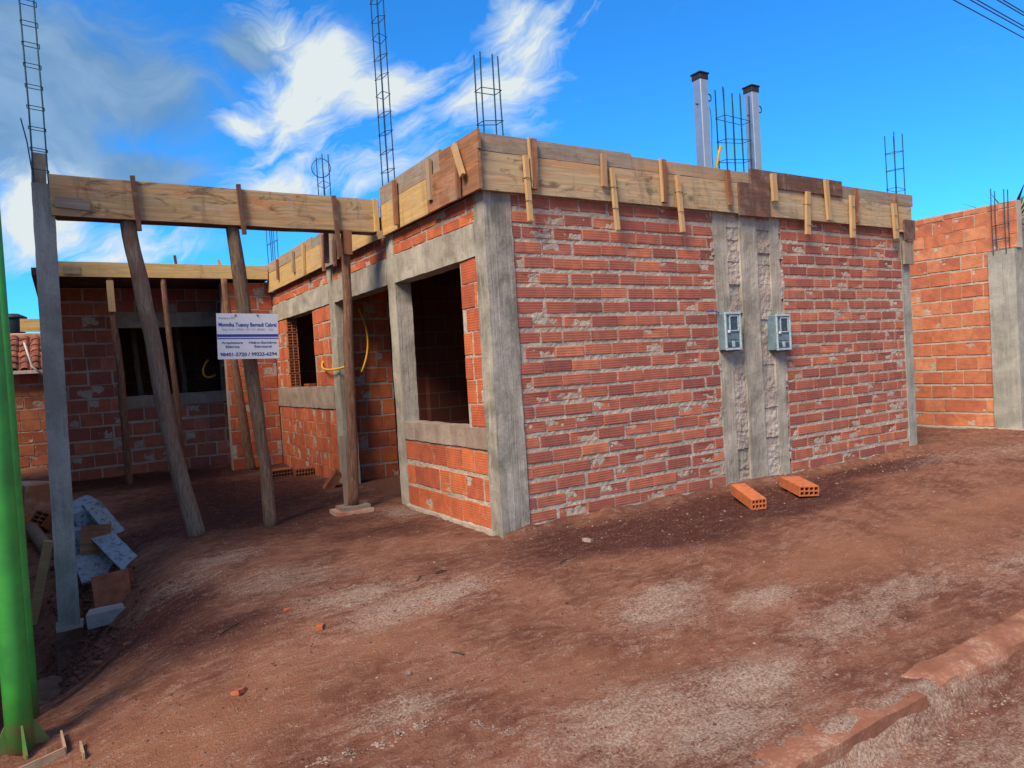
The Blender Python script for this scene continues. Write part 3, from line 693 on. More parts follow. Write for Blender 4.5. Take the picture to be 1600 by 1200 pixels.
for i in range(5):
    bm = hollow_bm(.06, .15, .186, 2, 4, .011)
    o = bm_obj('hollow_brick', bm, 'hollow_brick', None); o.parent = house; o.location = (.078, 5.925, 1.215 + i * .203); o.rotation_euler = (0, 0, math.pi / 2)

# ------------------------------------------------------------------ formwork round the top of the house
def board_x(x0, x1, z0, z1, mat, y=-.045, th=.025, dz=0.0): return plank('formwork_board', (x0, y, (z0 + z1) / 2), (x1, y, (z0 + z1) / 2 + dz), z1 - z0, th, mat + '_x', house, (0, -1, 0), warp=.003)
def board_y(y0, y1, z0, z1, mat, x=-.058, th=.025, dz=0.0): return plank('formwork_board', (x, y0, (z0 + z1) / 2), (x, y1, (z0 + z1) / 2 + dz), z1 - z0, th, mat + '_y', house, (-1, 0, 0), warp=.003)
board_x(-.04, 2.93, 2.69, 2.985, 'wood_pale')
board_x(2.86, 3.31, 2.668, 2.99, 'wood_dark', y=-.072)
board_x(3.0, 5.98, 2.685, 2.985, 'wood_pale')
board_x(-.04, 1.50, 2.99, 3.125, 'wood_grey')
board_x(1.505, 3.05, 2.99, 3.10, 'wood_tan')
board_x(3.04, 4.55, 2.972, 3.138, 'wood_dark', y=-.068)
board_x(4.53, 6.01, 2.965, 3.10, 'wood_grey')
plank('formwork_board', (5.875, -.078, 2.55), (5.875, -.078, 2.79), .21, .025, 'wood_dark_z', house, (0, -1, 0))
plank('formwork_board', (5.87, -.055, 2.265), (5.87, -.055, 2.545), .20, .03, 'wood_grey_z', house, (0, -1, 0))
board_y(-.10, .80, 2.685, 2.985, 'wood_brown', x=-.075)
board_y(.72, 1.90, 2.69, 2.99, 'wood_yellow')
board_y(-.115, .54, 2.985, 3.13, 'wood_brown', x=-.070, dz=.0)
board_y(.545, 1.88, 2.995, 3.165, 'wood_grey')
board_y(2.06, 3.85, 2.685, 2.96, 'wood_yellow')
board_y(3.86, 6.56, 2.68, 2.96, 'wood_yellow')
board_y(2.02, 4.2, 2.965, 3.085, 'wood_grey')
board_y(4.21, 6.52, 2.965, 3.11, 'wood_tan')
plank('formwork_board', (-.085, 3.45, 2.64), (-.085, 3.45, 2.93), .36, .02, 'wood_grey_z', house, (-1, 0, 0))
def stick(a, b_, w, th, mat, out): return plank('batten', a, b_, w, th, mat + '_z', house, out)
S_ = (0, -1, 0); W_ = (-1, 0, 0)
for (xa, za, xb, zb, w, mat, y) in [
    (.445, 3.12, .43, 2.72, .05, 'wood_redstick', -.085), (.40, 3.13, .405, 2.73, .012, 'wood_stick', -.085),
    (.355, 2.98, .37, 2.465, .04, 'wood_stick', -.09), (1.16, 3.08, 1.15, 2.80, .05, 'wood_tan', -.085),
    (1.24, 2.965, 1.27, 2.44, .038, 'wood_stick', -.09), (1.86, 3.10, 1.85, 2.715, .045, 'wood_redstick', -.085), (1.82, 3.105, 1.825, 2.72, .014, 'wood_stick', -.085),
    (2.015, 2.975, 2.05, 2.46, .045, 'wood_stick', -.09), (2.69, 3.085, 2.71, 2.75, .05, 'wood_redstick', -.09),
    (3.36, 3.11, 3.37, 2.835, .07, 'wood_stick', -.10), (3.93, 2.975, 3.90, 2.525, .062, 'wood_stick', -.085),
    (4.235, 3.13, 4.26, 2.695, .055, 'wood_stick', -.10), (4.81, 3.08, 4.815, 2.70, .05, 'wood_redstick', -.08), (4.72, 2.995, 4.705, 2.525, .07, 'wood_stick', -.085),
    (5.55, 2.965, 5.58, 2.555, .075, 'wood_stick', -.085), (5.60, 3.085, 5.62, 2.70, .05, 'wood_redstick', -.075)]:
    stick((xa, y, za), (xb, y, zb), w, .03, mat, S_)
for (ya, za, yb, zb, w, mat, x) in [
    (1.44, 3.125, 1.455, 2.715, .055, 'wood_redstick', -.10), (.70, 3.12, .71, 2.775, .06, 'wood_tan', -.10),
    (.16, 3.0, .175, 2.67, .03, 'wood_redstick', -.12), (.185, 3.085, .07, 2.82, .05, 'wood_stick', -.13),
    (5.82, 3.08, 5.85, 2.79, .05, 'wood_redstick', -.09), (5.0, 3.06, 5.02, 2.78, .06, 'wood_tan', -.09), (4.50, 3.07, 4.54, 2.67, .08, 'wood_yellow', -.09),
    (3.62, 3.03, 3.66, 2.60, .05, 'wood_redstick', -.105), (3.25, 3.0, 3.27, 2.60, .05, 'wood_dark', -.10)]:
    stick((x, ya, za), (x, yb, zb), w, .03, mat, W_)

def tie(x, y, z, w=.05, d=.05):
    V, F = tube_mesh([(x - w / 2, y + d, z + .004), (x - w / 2, y - .004, z), (x + w / 2, y - .004, z - .004), (x + w / 2, y + d, z)], .0028, 5); mesh_obj('wire_tie', V, F, 'twig', house)
for x, y, z in ((.362, -.108, 2.80), (.368, -.108, 2.62), (1.252, -.108, 2.80), (1.262, -.108, 2.62), (2.03, -.108, 2.82), (2.042, -.108, 2.64), (3.915, -.103, 2.84), (3.905, -.103, 2.62), (4.715, -.103, 2.87), (4.708, -.103, 2.62), (5.56, -.103, 2.82), (5.57, -.103, 2.66)): tie(x, y, z)
# ------------------------------------------------------------------ rebar cages standing out of the columns
def cage(cx, cy, sx, sy, z0, z1, parent, bars=None, ties=(), rb=.006, lean=(0, 0), vary=.03, seed=0, rt=.0035):
    g = grp('rebar_cage', (0, 0, 0), parent); r = random.Random(seed)
    bars = bars or [(-1, -1), (1, -1), (1, 1), (-1, 1)]
    for (a, b_) in bars:
        zt = z1 + r.uniform(-vary, vary); l = (zt - z0)
        pts = [(cx + a * sx / 2 + lean[0] * l * t + (r.uniform(-.004, .004)), cy + b_ * sy / 2 + lean[1] * l * t + r.uniform(-.004, .004), z0 + l * t) for t in (0, .33, .66, 1)]
        V, F = tube_mesh(pts, rb, 6); o = mesh_obj('bar', V, F, 'rebar'); o.parent = g
    for z in ties:
        l = z - z0; ox, oy = cx + lean[0] * l, cy + lean[1] * l; e = rb + rt; tl = r.uniform(-.02, .02)
        P = [(ox - sx / 2 - e, oy - sy / 2 - e, z - tl), (ox + sx / 2 + e, oy - sy / 2 - e, z + tl), (ox + sx / 2 + e, oy + sy / 2 + e, z + tl), (ox - sx / 2 - e, oy + sy / 2 + e, z - tl)]
        V, F = tube_mesh([Vector(P[k]).lerp(Vector(P[(k + 1) % 4]), t) for k in range(4) for t in (0.04, .5, .96)], rt, 5, closed=True); o = mesh_obj('stirrup', V, F, 'rebar'); o.parent = g
    return g
cage(.165, .10, .17, .09, 2.7, 3.82, house, ties=(3.27, 3.52), seed=1)
cage(.085, 2.0, .07, .15, 2.7, 5.9, house, ties=[3.0 + .19 * i for i in range(15)], seed=2)
gc = cage(.10, 4.07, .08, .22, 2.7, 4.12, house, ties=(3.45, 3.75), seed=3)
V, F = tube_mesh([(.07 + .105 * math.cos(a), 4.05 - .047 * math.cos(a), 3.95 + .118 * math.sin(a)) for a in [2 * math.pi * i / 28 for i in range(28)]], .0055, 6, closed=True); o = mesh_obj('ring', V, F, 'rebar'); o.parent = gc
cage(.10, 6.78, .08, .32, 2.7, 3.73, house, bars=[(-1, -1), (1, -1), (-1, -.3), (1, .3), (-1, 1), (1, 1)], ties=(3.5,), seed=4)
cage(3.02, .08, .37, .10, 2.7, 3.93, house, bars=[(-1, -1), (-1, 1), (-.33, -1), (-.33, 1), (.33, -1), (.33, 1), (1, -1), (1, 1)], ties=(3.25, 3.45, 3.66), seed=5, vary=.07, rb=.007)
cage(5.93, .09, .19, .11, 2.7, 3.86, house, ties=(3.2, 3.44, 3.65), seed=6)

# ------------------------------------------------------------------ carport frame: column, beam formwork
frame = tag(grp('carport_frame', (-2.92, 2.0, -.8)), 'grey concrete column carrying a long timber formwork beam across the entrance yard', 'carport frame')
def lean_col(V):
    V = V.copy(); t = (V[:, 2] + .58) / 3.56; V[:, 0] += -.0 + .045 * t; return V
rough_box('column', (-2.995, 1.92, -.58), (-2.848, 2.09, 2.985), 'concrete_post', frame, .03, .005, 8, taper=lean_col)
rough_box('mortar_collar', (-3.015, 1.895, -.60), (-2.825, 2.11, -.53), 'mortar_pale', frame, .02, .014, 14)
rough_box('footing', (-3.02, 1.88, -1.1), (-2.82, 2.12, -.55), 'footing', frame, .03, .016, 9)
def fboard(a, b_, w, th, mat, out): return plank('formwork_board', a, b_, w, th, mat, frame, out, warp=.004)
fboard((-2.83, 1.905, 2.892), (-.085, 1.905, 2.888), .322, .026, 'wood_beam_x', S_)
fboard((-2.80, 2.07, 2.89), (-.085, 2.07, 2.89), .32, .026, 'wood_tan_x', (0, 1, 0))
fboard((-2.83, 1.987, 2.742), (-.085, 1.987, 2.738), .135, .024, 'wood_dark_x', (0, 0, -1))
fboard((-2.80, 1.882, 2.835), (-2.56, 1.882, 2.825), .085, .02, 'wood_grey_x', S_)
def fstick(a, b_, w, th, mat, out=S_): return plank('batten', a, b_, w, th, mat + '_z', frame, out)
for x, zt, zb in ((-2.245, 3.085, 2.635), (-1.41, 3.085, 2.645), (-.545, 3.05, 2.465)):
    fstick((x, 1.872, zt), (x + .025, 1.872, zb), .035, .04, 'wood_dark'); fstick((x - .01, 2.10, 3.08), (x - .03, 2.10, zb - .02), .04, .04, 'wood_dark')
fstick((-.125, 1.875, 3.05), (-.125, 1.875, 2.73), .045, .03, 'wood_yellow'); fstick((-.10, 1.87, 2.735), (-.08, 1.87, 2.665), .07, .03, 'wood_tan')
plank('formwork_board', (-2.90, 2.00, 2.97), (-2.885, 2.00, 3.24), .10, .02, 'wood_grey_z', frame, S_)
gc = grp('rebar_cage', (2.92, -2.0, .8)); gc.parent = frame
r_ = random.Random(4)
for (x, y) in ((-2.93, 1.95), (-2.835, 1.95), (-2.93, 2.04), (-2.835, 2.04)):
    V, F = tube_mesh([(x, y, 2.9), (x + .002, y, 3.6), (x - .004, y, 4.2), (x - .01, y, 5.1)], .0058, 6); o = mesh_obj('bar', V, F, 'rebar'); o.parent = gc
V, F = tube_mesh([(-2.935, 1.94, 3.05), (-2.955, 1.93, 3.3), (-2.985, 1.93, 3.48)], .005, 6); o = mesh_obj('bar', V, F, 'rebar'); o.parent = gc
for i in range(11):
    z = 3.1 + i * .165; e = .010
    P = [(-2.93 - e, 1.95 - e, z), (-2.835 + e, 1.95 - e, z - .01), (-2.835 + e, 2.04 + e, z), (-2.93 - e, 2.04 + e, z + .01)]
    V, F = tube_mesh([Vector(P[k]).lerp(Vector(P[(k + 1) % 4]), t) for k in range(4) for t in (0.04, .5, .96)], .0035, 5, closed=True); o = mesh_obj('stirrup', V, F, 'rebar'); o.parent = gc

# rear beam across the porch
rear = tag(grp('porch_beam', (-1.4, 6.46, 2.88)), 'pale timber formwork beam at the back of the yard above the dark porch', 'beam')
plank('formwork_board', (-2.80, 6.43, 2.975), (-.09, 6.43, 2.975), .20, .026, 'wood_yellow_x', rear, S_, warp=.003)
plank('formwork_board', (-2.80, 6.49, 2.885), (-.09, 6.49, 2.885), .10, .02, 'wood_dark_x', rear, (0, 0, -1))
plank('formwork_board', (-2.74, 6.41, 2.96), (-2.55, 6.41, 2.96), .11, .02, 'wood_tan_x', rear, S_)
plank('batten', (-1.36, 6.44, 3.07), (-1.37, 6.44, 3.20), .035, .03, 'wood_dark_z', rear, S_)
plank('batten', (-.76, 6.44, 3.07), (-.785, 6.44, 3.15), .04, .03, 'wood_yellow_z', rear, S_)

# ------------------------------------------------------------------ timber props
def prop(label, path, r0, r1, mat, rough=.12, seed=0, extra=None, name='timber_prop', group='timber props'):
    V, F = log_mesh(path, r0, r1, rough, seed=seed); base = Vector(path[-1])
    V = V - np.array(base)
    if extra:
        g = tag(grp(name, base), label, 'prop', group); o = mesh_obj('trunk', V, F, mat, None, True); o.parent = g; extra(g); return g
    o = mesh_obj(name, V, F, mat, None, True); o.location = base; return tag(o, label, 'prop', group)
z1 = tz(-1.93, 2.12)
prop('thick leaning tree trunk prop under the left half of the carport beam', [(-2.30, 1.99, 2.73), (-2.17, 2.03, 1.7), (-2.06, 2.08, .8), (-1.925, 2.13, z1 - .04)], .060, .074, 'bark_pale', .10, 1)
prop('cracked grey tree trunk prop that carries the white sign', [(-1.46, 1.99, 2.73), (-1.42, 1.99, 2.1), (-1.37, 1.97, 1.2), (-1.31, 1.96, tz(-1.31, 1.96) - .04)], .058, .056, 'bark', .16, 2)
def p3(g):
    plank('splice_board', (-.425, 1.90, 2.735), (-.43, 1.90, 2.50), .085, .03, 'wood_redstick_z', g, S_)
    rough_box('base_plank', (-.71, 1.83, -.02), (-.36, 2.12, .03), 'plastered_lump', None, .05, .006).parent = g
    rough_box('base_plank', (-.66, 1.86, .03), (-.38, 2.08, .065), 'wood_grey_x', None, .05, .006).parent = g
    plank('side_batten', (-.575, 1.99, .07), (-.58, 1.99, .75), .045, .03, 'wood_grey_z', g, S_)
    for c in g.children:
        if c.name.startswith('base_plank'): c.matrix_parent_inverse = Matrix.Translation(-g.location)
prop('straight upright timber prop on stacked boards nearest the house corner', [(-.43, 1.95, 2.70), (-.455, 1.95, 1.8), (-.475, 1.96, .9), (-.515, 1.97, .06)], .044, .052, 'bark_red', .12, 3, p3)
def p4(g):
    plank('splice_board', (-2.21, 6.44, 2.83), (-2.205, 6.44, 2.40), .085, .03, 'wood_stick_z', g, S_)
prop('thin dark prop with a pale pointed board nailed to its top', [(-2.21, 6.48, 2.87), (-2.17, 6.5, 1.9), (-2.15, 6.5, 1.0), (-2.15, 6.5, -.06)], .04, .05, 'bark_red', .12, 4, p4)
prop('thin bare timber prop in front of the rear window', [(-1.55, 6.46, 2.87), (-1.52, 6.47, 2.0), (-1.47, 6.48, 1.1), (-1.45, 6.48, -.04)], .036, .042, 'bark_red', .12, 5)
prop('dark timber prop against the edge of the brick pier below the sign', [(-.72, 6.40, 2.87), (-.70, 6.40, 2.0), (-.62, 6.38, 1.0), (-.55, 6.36, -.04)], .045, .07, 'bark_red', .14, 6)
for i, (x, y, lb) in enumerate([(1.05, 2.2, 'leaning pole inside the house behind the large front window, left one'), (.98, 1.25, 'leaning pole inside the house behind the large front window, right one'),
                            (-1.75, 9.0, 'dim pole inside the rear room, left of the thin bare prop'), (-1.05, 9.0, 'dim pole inside the rear room, right of the thin bare prop')]):
    prop(lb, [(x - .06, y + .02, 2.72), (x + .02, y, 1.4), (x + .06, y - .03, -.02)], .045, .055, 'bark_pale', .1, 20 + i, name='timber_pole', group='poles inside the rooms')

# ------------------------------------------------------------------ sign
sg = tag(grp('site_sign', (-1.43, 1.80, 1.51)), 'white site sign with blue stripes and phone numbers nailed to a trunk prop', 'sign')
M = Matrix.Translation((-1.430, 1.79, 1.73)) @ Matrix.Rotation(math.radians(1.6), 4, 'Y') @ Matrix.Rotation(math.radians(-3), 4, 'Z')
SW, SH = .515, .400
def spart(name, lo, hi, mat):
    bm = bmesh.new(); add_box(bm, lo, hi, 0, M); o = bm_obj(name, bm, mat, None); o.parent = sg; o.matrix_parent_inverse = Matrix.Translation(-sg.location); return o
spart('panel', (-SW / 2, 0, -SH / 2), (SW / 2, .004, SH / 2), 'sign_white')
spart('stripe', (-SW / 2 + .001, -.0012, -.006), (SW / 2 - .001, .001, .018), 'ink_blue')
spart('stripe', (-SW / 2 + .001, -.0012, -.024), (SW / 2 - .001, .001, -.015), 'ink_blue')
def text(s, x, z, size, mat, align='CENTER', width=None, bold=0.0):
    cu = bpy.data.curves.new('lettering', 'FONT'); cu.body = s; cu.size = size; cu.align_x = align; cu.offset = bold; cu.resolution_u = 3
    t = bpy.data.objects.new('lettering', cu); COL.objects.link(t); bpy.context.view_layer.update()
    me = bpy.data.meshes.new_from_object(t); bpy.data.objects.remove(t); bpy.data.curves.remove(cu)
    v = np.array([tuple(q.co) for q in me.vertices]); w = v[:, 0].max() - v[:, 0].min(); k = (width / w) if width else 1
    for q in me.vertices: q.co = M @ Vector((x + q.co.x * k, -.0022, z + q.co.y))
    me.materials.clear(); me.materials.append(MATS[mat]); o = bpy.data.objects.new('lettering', me); COL.objects.link(o); o.parent = sg; o.matrix_parent_inverse = Matrix.Translation(-sg.location)
text('Autora e RT', -SW / 2 + .018, .150, .030, 'ink_grey', 'LEFT', .135)
text('Monnika Tuanny Bernadi Cabral', 0, .086, .047, 'ink_blue', width=.485, bold=.0012)
text('Eng Civil, CREA 101 331 898/D - GO', 0, .051, .026, 'ink_grey', width=.43)
text('Arquitetura', -.135, -.066, .030, 'ink_navy', width=.175, bold=.0006)
text('El\u00e9trica', -.135, -.101, .030, 'ink_navy', width=.115, bold=.0006)
text('Hidro-Sanit\u00e1rio', .12, -.066, .030, 'ink_navy', width=.235, bold=.0006)
text('Estrutural', .12, -.101, .030, 'ink_navy', width=.145, bold=.0006)
text('98401-5720 / 99223-6294', 0, -.173, .042, 'ink_navy', width=.475, bold=.001)
for x in (-.10, .085):
    spart('nail', (x - .006, -.006, .178), (x + .006, .0, .190), 'rebar')

# ------------------------------------------------------------------ meter boxes and service tubes
def meter(x0, x1, z0, z1, label):
    g = tag(grp('meter_box', ((x0 + x1) / 2, 0, z0)), label, 'meter box', 'electricity meter boxes'); cx = (x0 + x1) / 2
    def p(name, lo, hi, mat, bev=.004):
        o = box(name, lo, hi, mat, None, bev); o.parent = g; o.matrix_parent_inverse = Matrix.Translation(-g.location); return o
    p('body', (x0, -.085, z0), (x1, .03, z1), 'meter_body', .008)
    y = -.085; t = .018
    p('cover_frame', (x0 - .003, y - .018, z1 - .02), (x1 + .003, y, z1 + .004), 'meter_frame'); p('cover_frame', (x0 - .003, y - .018, z0 - .004), (x1 + .003, y, z0 + .018), 'meter_frame')
    p('cover_frame', (x0 - .003, y - .017, z0 + .018), (x0 + .018, y, z1 - .02), 'meter_frame'); p('cover_frame', (x1 - .018, y - .017, z0 + .018), (x1 + .003, y, z1 - .02), 'meter_frame')
    wz0 = z0 + .19; wz1 = z1 - .04; wx0, wx1 = x0 + .075, x1 - .04
    p('window', (wx0, y - .006, wz0), (wx1, y - .001, wz1), 'meter_dark', .001)
    for lo, hi in (((wx0 - .012, wz0 - .012), (wx0, wz1 + .012)), ((wx1, wz0 - .012), (wx1 + .012, wz1 + .012)), ((wx0, wz1), (wx1, wz1 + .012)), ((wx0, wz0 - .012), (wx1, wz0))):
        p('window_frame', (lo[0], y - .013, lo[1]), (hi[0], y - .001, hi[1]), 'meter_frame', .002)
    p('seal', (x0 + .035, y - .022, z0 + .165), (x0 + .058, y - .002, z0 + .19), 'seal_white', .003)
    for i in range(3): p('breaker', (x0 + .04 + i * .052, y - .012, z0 + .03), (x0 + .075 + i * .052, y - .001, z0 + .075 + .01 * (i == 1)), 'meter_dark' if i != 1 else 'meter_frame', .002)
    p('label_plate', (x0 + .045, y - .005, z0 + .10), (x1 - .035, y - .0015, z0 + .15), 'meter_body', .001)
    p('lower_rim', (x0 + .01, -.075, z0 - .014), (x1 - .01, .02, z0 - .004), 'black_plastic', .002)
meter(2.545, 2.765, 1.355, 1.715, 'blue-grey electricity meter box on the chased wall, nearer the house corner')
meter(3.30, 3.52, 1.325, 1.685, 'blue-grey electricity meter box on the chased wall, farther from the house corner')
def service_tube(x, y, z1, label):
    g = tag(grp('service_tube', (x, y, 2.95)), label, 'metal tube', 'service tubes above the wall'); w = .052
    def k(o): o.parent = g; o.matrix_parent_inverse = Matrix.Translation(-g.location); return o
    k(box('tube', (x - w, y - w, 2.9), (x + w, y + w, z1), 'galvanised', None, .006))
    k(box('cap', (x - w - .005, y - w - .005, z1 - .01), (x + w + .005, y + w + .005, z1 + .045), 'black_plastic', None, .004))
    k(box('cap_rim', (x - w - .014, y - w - .014, z1 + .045), (x + w + .014, y + w + .014, z1 + .06), 'black_plastic', None, .004))
    V, F = tube_mesh([(x + w + .03 + .028 * math.cos(a), y - w * .6, z1 - .17 + .034 * math.sin(a)) for a in [2 * math.pi * i / 16 for i in range(16)]], .006, 6, closed=True); k(mesh_obj('wire_eye', V, F, 'rebar', None, True))
    V, F = tube_mesh([(x + w - .005, y - w * .6, z1 - .20), (x + w + .02, y - w * .6, z1 - .2)], .008, 6); k(mesh_obj('eye_bolt', V, F, 'rebar', None, True))
    V, F = tube_mesh([(x - w - .02, y, z1 - .24), (x - w + .002, y, z1 - .24)], .008, 6); k(mesh_obj('bolt', V, F, 'rebar', None, True))
service_tube(2.575, .085, 3.99, 'square galvanised tube with black cap above the wall, left of the rebar cage')
service_tube(3.32, .085, 3.98, 'square galvanised tube with black cap above the wall, right of the rebar cage')

# ------------------------------------------------------------------ yellow conduits and loose wires
def conduit(label, pts, r=.0125, mat='conduit_yellow', cat='conduit', name='conduit', group='yellow conduits'):
    V, F = tube_mesh(pts, r, 8, [r * (1 + .10 * (i % 2)) for i in range(len(pts))]); o = mesh_obj(name, V, F, mat, None, True); return tag(o, label, cat, group)
conduit('yellow conduit looping from the small window strip to the door column', bez((.03, 4.28, 1.56), (-.10, 4.25, 1.42), (-.13, 3.7, 1.38), (.01, 3.42, 1.44), 40))
conduit('yellow conduit bowing down inside the entrance opening', bez((.34, 3.78, 2.16), (.44, 3.74, 1.9), (.45, 3.70, 1.65), (.30, 3.72, 1.36), 40))
conduit('short yellow conduit loop beside the lower left of the white sign', bez((-.83, 7.64, 1.72), (-1.0, 7.5, 1.55), (-.95, 7.48, 1.36), (-.74, 7.6, 1.47), 30), .016)
conduit('yellow conduit end rising beside the large rebar cage', bez((2.735, .12, 2.95), (2.76, .12, 3.1), (2.80, .12, 3.25), (2.86, .12, 3.40), 20), .014)
conduit('thin dark wire hanging from the left service tube', bez((2.64, .04, 3.72), (2.70, .05, 3.55), (2.63, .06, 3.3), (2.68, .06, 3.05), 16), .003, 'cable_black', 'wire', 'loose_wire', None)
conduit('blue wire end on the wall beside the nearer meter box', bez((2.40, -.012, 1.735), (2.44, -.03, 1.75), (2.50, -.03, 1.74), (2.55, -.02, 1.72), 10) , .005, 'wire_blue', 'wire', 'loose_wire', None)

# ------------------------------------------------------------------ loose bricks
def loose(label, loc, rot, L=.24, Wd=.14, H=.09, cols=4, rows=2, mat='hollow_brick', group=None):
    bm = hollow_bm(L, Wd, H, cols, rows, .009); o = bm_obj('hollow_brick', bm, mat, None); o.location = loc; o.rotation_euler = rot; return tag(o, label, 'brick', group)
def gz(x, y): return tz(x, y)
D2R = math.radians
loose('orange hollow brick lying at the wall foot, pointing to the street below the nearer meter', (2.15, -.59, gz(2.15, -.59) + .035), (D2R(2), D2R(8), D2R(-117)), .44, .13, .09)
loose('orange hollow brick lying at the wall foot, right one of the pair under the meters', (2.84, -.60, gz(2.84, -.60) + .018), (D2R(-2), D2R(4), D2R(-119)), .40, .18, .09)
loose('dusty hollow brick on its side in the yard, holes facing out, left one', (-.40, 5.2, gz(-.4, 5.2)), (0, 0, D2R(95)), .19, .29, .10, 7, 2, 'hollow_dusty', 'bricks lying by the yard wall')
loose('dusty hollow brick on its side in the yard, holes facing out, right one', (-.13, 5.03, gz(-.13, 5.03)), (0, 0, D2R(80)), .19, .24, .11, 6, 2, 'hollow_dusty', 'bricks lying by the yard wall')
loose('hollow brick leaning against the door column', (-.16, 3.62, gz(-.16, 3.62) + .03), (D2R(8), D2R(-52), D2R(-20)), .29, .19, .09, 4, 2, 'hollow_dusty')
loose('broken brick piece on the ledge of the small window', (.06, 5.1, 1.21), (0, 0, .4), .14, .09, .04, 2, 1, 'hollow_brick')

# ------------------------------------------------------------------ rubble round the carport column
def on(x, y, dz=0): return Vector((x, y, tz(x, y) + dz))
def slab(name, label, cat, size, loc, rot, mat, group=None, amp=.006, freq=12, res=.03):
    o = rough_box(name, (-size[0] / 2, -size[1] / 2, 0), (size[0] / 2, size[1] / 2, size[2]), mat, None, res, amp, freq); o.location = loc; o.rotation_euler = rot; return tag(o, label, cat, group)
G1 = 'flaked boards beside the column'
slab('painted_board', 'long flaked blue-white board leaning towards the yard', 'board', (.17, .95, .025), on(-2.52, 2.45, .10), (D2R(21), D2R(-16), D2R(14)), 'paint_flakes', G1)
slab('painted_board', 'short flaked blue-white board lying flat at the foot of the debris', 'board', (.33, .36, .03), on(-2.68, 2.62, .06), (D2R(32), D2R(-6), D2R(8)), 'paint_flakes', G1)
slab('painted_board', 'blue-white board end propped high on the debris', 'board', (.16, .42, .03), on(-2.60, 3.1, .26), (D2R(48), D2R(-10), D2R(35)), 'paint_flakes', G1)
slab('painted_board', 'flaked blue-white chunk on top of the debris next to the column', 'board', (.26, .26, .16), on(-2.74, 3.3, .30), (D2R(12), D2R(-20), D2R(20)), 'paint_flakes', G1)
slab('painted_board', 'narrow blue-white board under the other debris', 'board', (.36, .30, .26), on(-2.74, 3.15, .02), (D2R(4), D2R(6), D2R(5)), 'paint_flakes', G1)
slab('brown_panel', 'plain brown board standing on edge among the flaked boards', 'board', (.24, .022, .25), on(-2.69, 2.70, .15), (D2R(-14), D2R(4), D2R(-6)), 'wood_brown_x', None, .002)
o = loose('dark red hollow brick standing on end beside the column foot', on(-2.60, 1.52, -.01), (D2R(-20), D2R(-8), D2R(-14)), .26, .13, .28, 2, 3, 'hollow_dusty')
slab('grey_block', 'pale grey broken block under the hollow brick beside the column', 'block', (.26, .13, .10), on(-2.66, 1.26, -.01), (D2R(3), D2R(-5), D2R(-12)), 'plaster_grey')
slab('plastered_lump', 'big broken lump of plastered brick behind the column', 'rubble', (.34, .30, .42), on(-3.17, 5.0, -.02), (D2R(4), D2R(3), D2R(12)), 'plastered_lump', None, .03, 4, .05)
loose('hollow brick tipped up in the rubble left of the column, cells showing', on(-3.13, 4.3, .05), (D2R(20), D2R(35), D2R(60)), .24, .16, .14, 2, 3, 'hollow_dusty')
V, F = log_mesh([(-3.22, 4.2, tz(-3.22, 4.2) + .10), (-3.08, 3.6, tz(-3.08, 3.6) + .06)], .062, .066, .08, 12, 10, 31); tag(mesh_obj('sawn_log', V, F, 'bark_pale', None, True), 'pale sawn log lying in the rubble left of the column', 'log')
o = plank('loose_plank', (-3.20, 2.72, tz(-3.2, 2.72) + .02), (-3.03, 2.55, tz(-3.03, 2.55) + .70), .075, .025, 'wood_stick_x', None, (0, -1, .2)); tag(o, 'pale plank leaning against the back of the concrete column', 'plank')
slab('mortar_heap', 'heap of spilled mortar and soil at the column foot', 'rubble', (.34, .5, .22), on(-3.12, 1.60, -.02), (0, D2R(8), D2R(10)), 'footing', None, .05, 7, .03)

# ------------------------------------------------------------------ green posts by the street
def green_post(x, y, r, h, label, gus=True):
    z = tz(x, y); g = tag(grp('green_post', (x, y, z)), label, 'post', 'green street posts'); 
    def k(o): o.parent = g; return o
    V, F = tube_mesh([(0, 0, -.1), (0, 0, .4), (0, 0, 1.2), (0, 0, h)], r, 32); k(mesh_obj('tube', V, F, 'green_paint_dirty', None, True))
    if gus:
        for i in range(4):
            a = i * math.pi / 2 + .25; c, s = math.cos(a), math.sin(a); t = .004; V = []
            for q in (-t, t):
                for (d, zz) in ((r - .004, -.03), (r + .055, -.03), (r + .055, .01), (r - .004, .13)): V.append((d * c - q * s, d * s + q * c, zz))
            k(mesh_obj('gusset', V, [(0, 1, 2, 3), (7, 6, 5, 4), (0, 4, 5, 1), (1, 5, 6, 2), (2, 6, 7, 3), (3, 7, 4, 0)], 'green_paint_dirty'))
        k(box('base_plate', (-r - .07, -r - .07, -.045), (r + .07, r + .07, -.03), 'green_paint', None, .002))
    g.rotation_euler = (0, 0, 0)
    return g
green_post(-3.095, -1.02, .052, 3.2, 'bright green steel post with gusseted foot in the left foreground')
green_post(-3.085, -.50, .042, 3.2, 'darker green steel post directly behind the front green post', False)
a = [tag(plank('angle_strip', (x0, y0, tz(x0, y0) - .002), (x1, y1, tz(x1, y1) - .002), .07, .008, 'wood_tan_x', None, o_), lb, 'strip', 'board edges round the post base') for (x0, y0, x1, y1, o_, lb) in
     [(-2.945, -1.02, -2.93, -1.20, (1, 0, 0), 'thin board edge in the earth right of the green post, nearer the post'), (-2.93, -1.20, -3.16, -1.26, (0, 1, 0), 'long thin board edge in the earth in front of the green post'), (-2.875, -1.20, -2.865, -1.33, (1, 0, 0), 'thin board edge in the earth right of the green post, farther from the post')]]

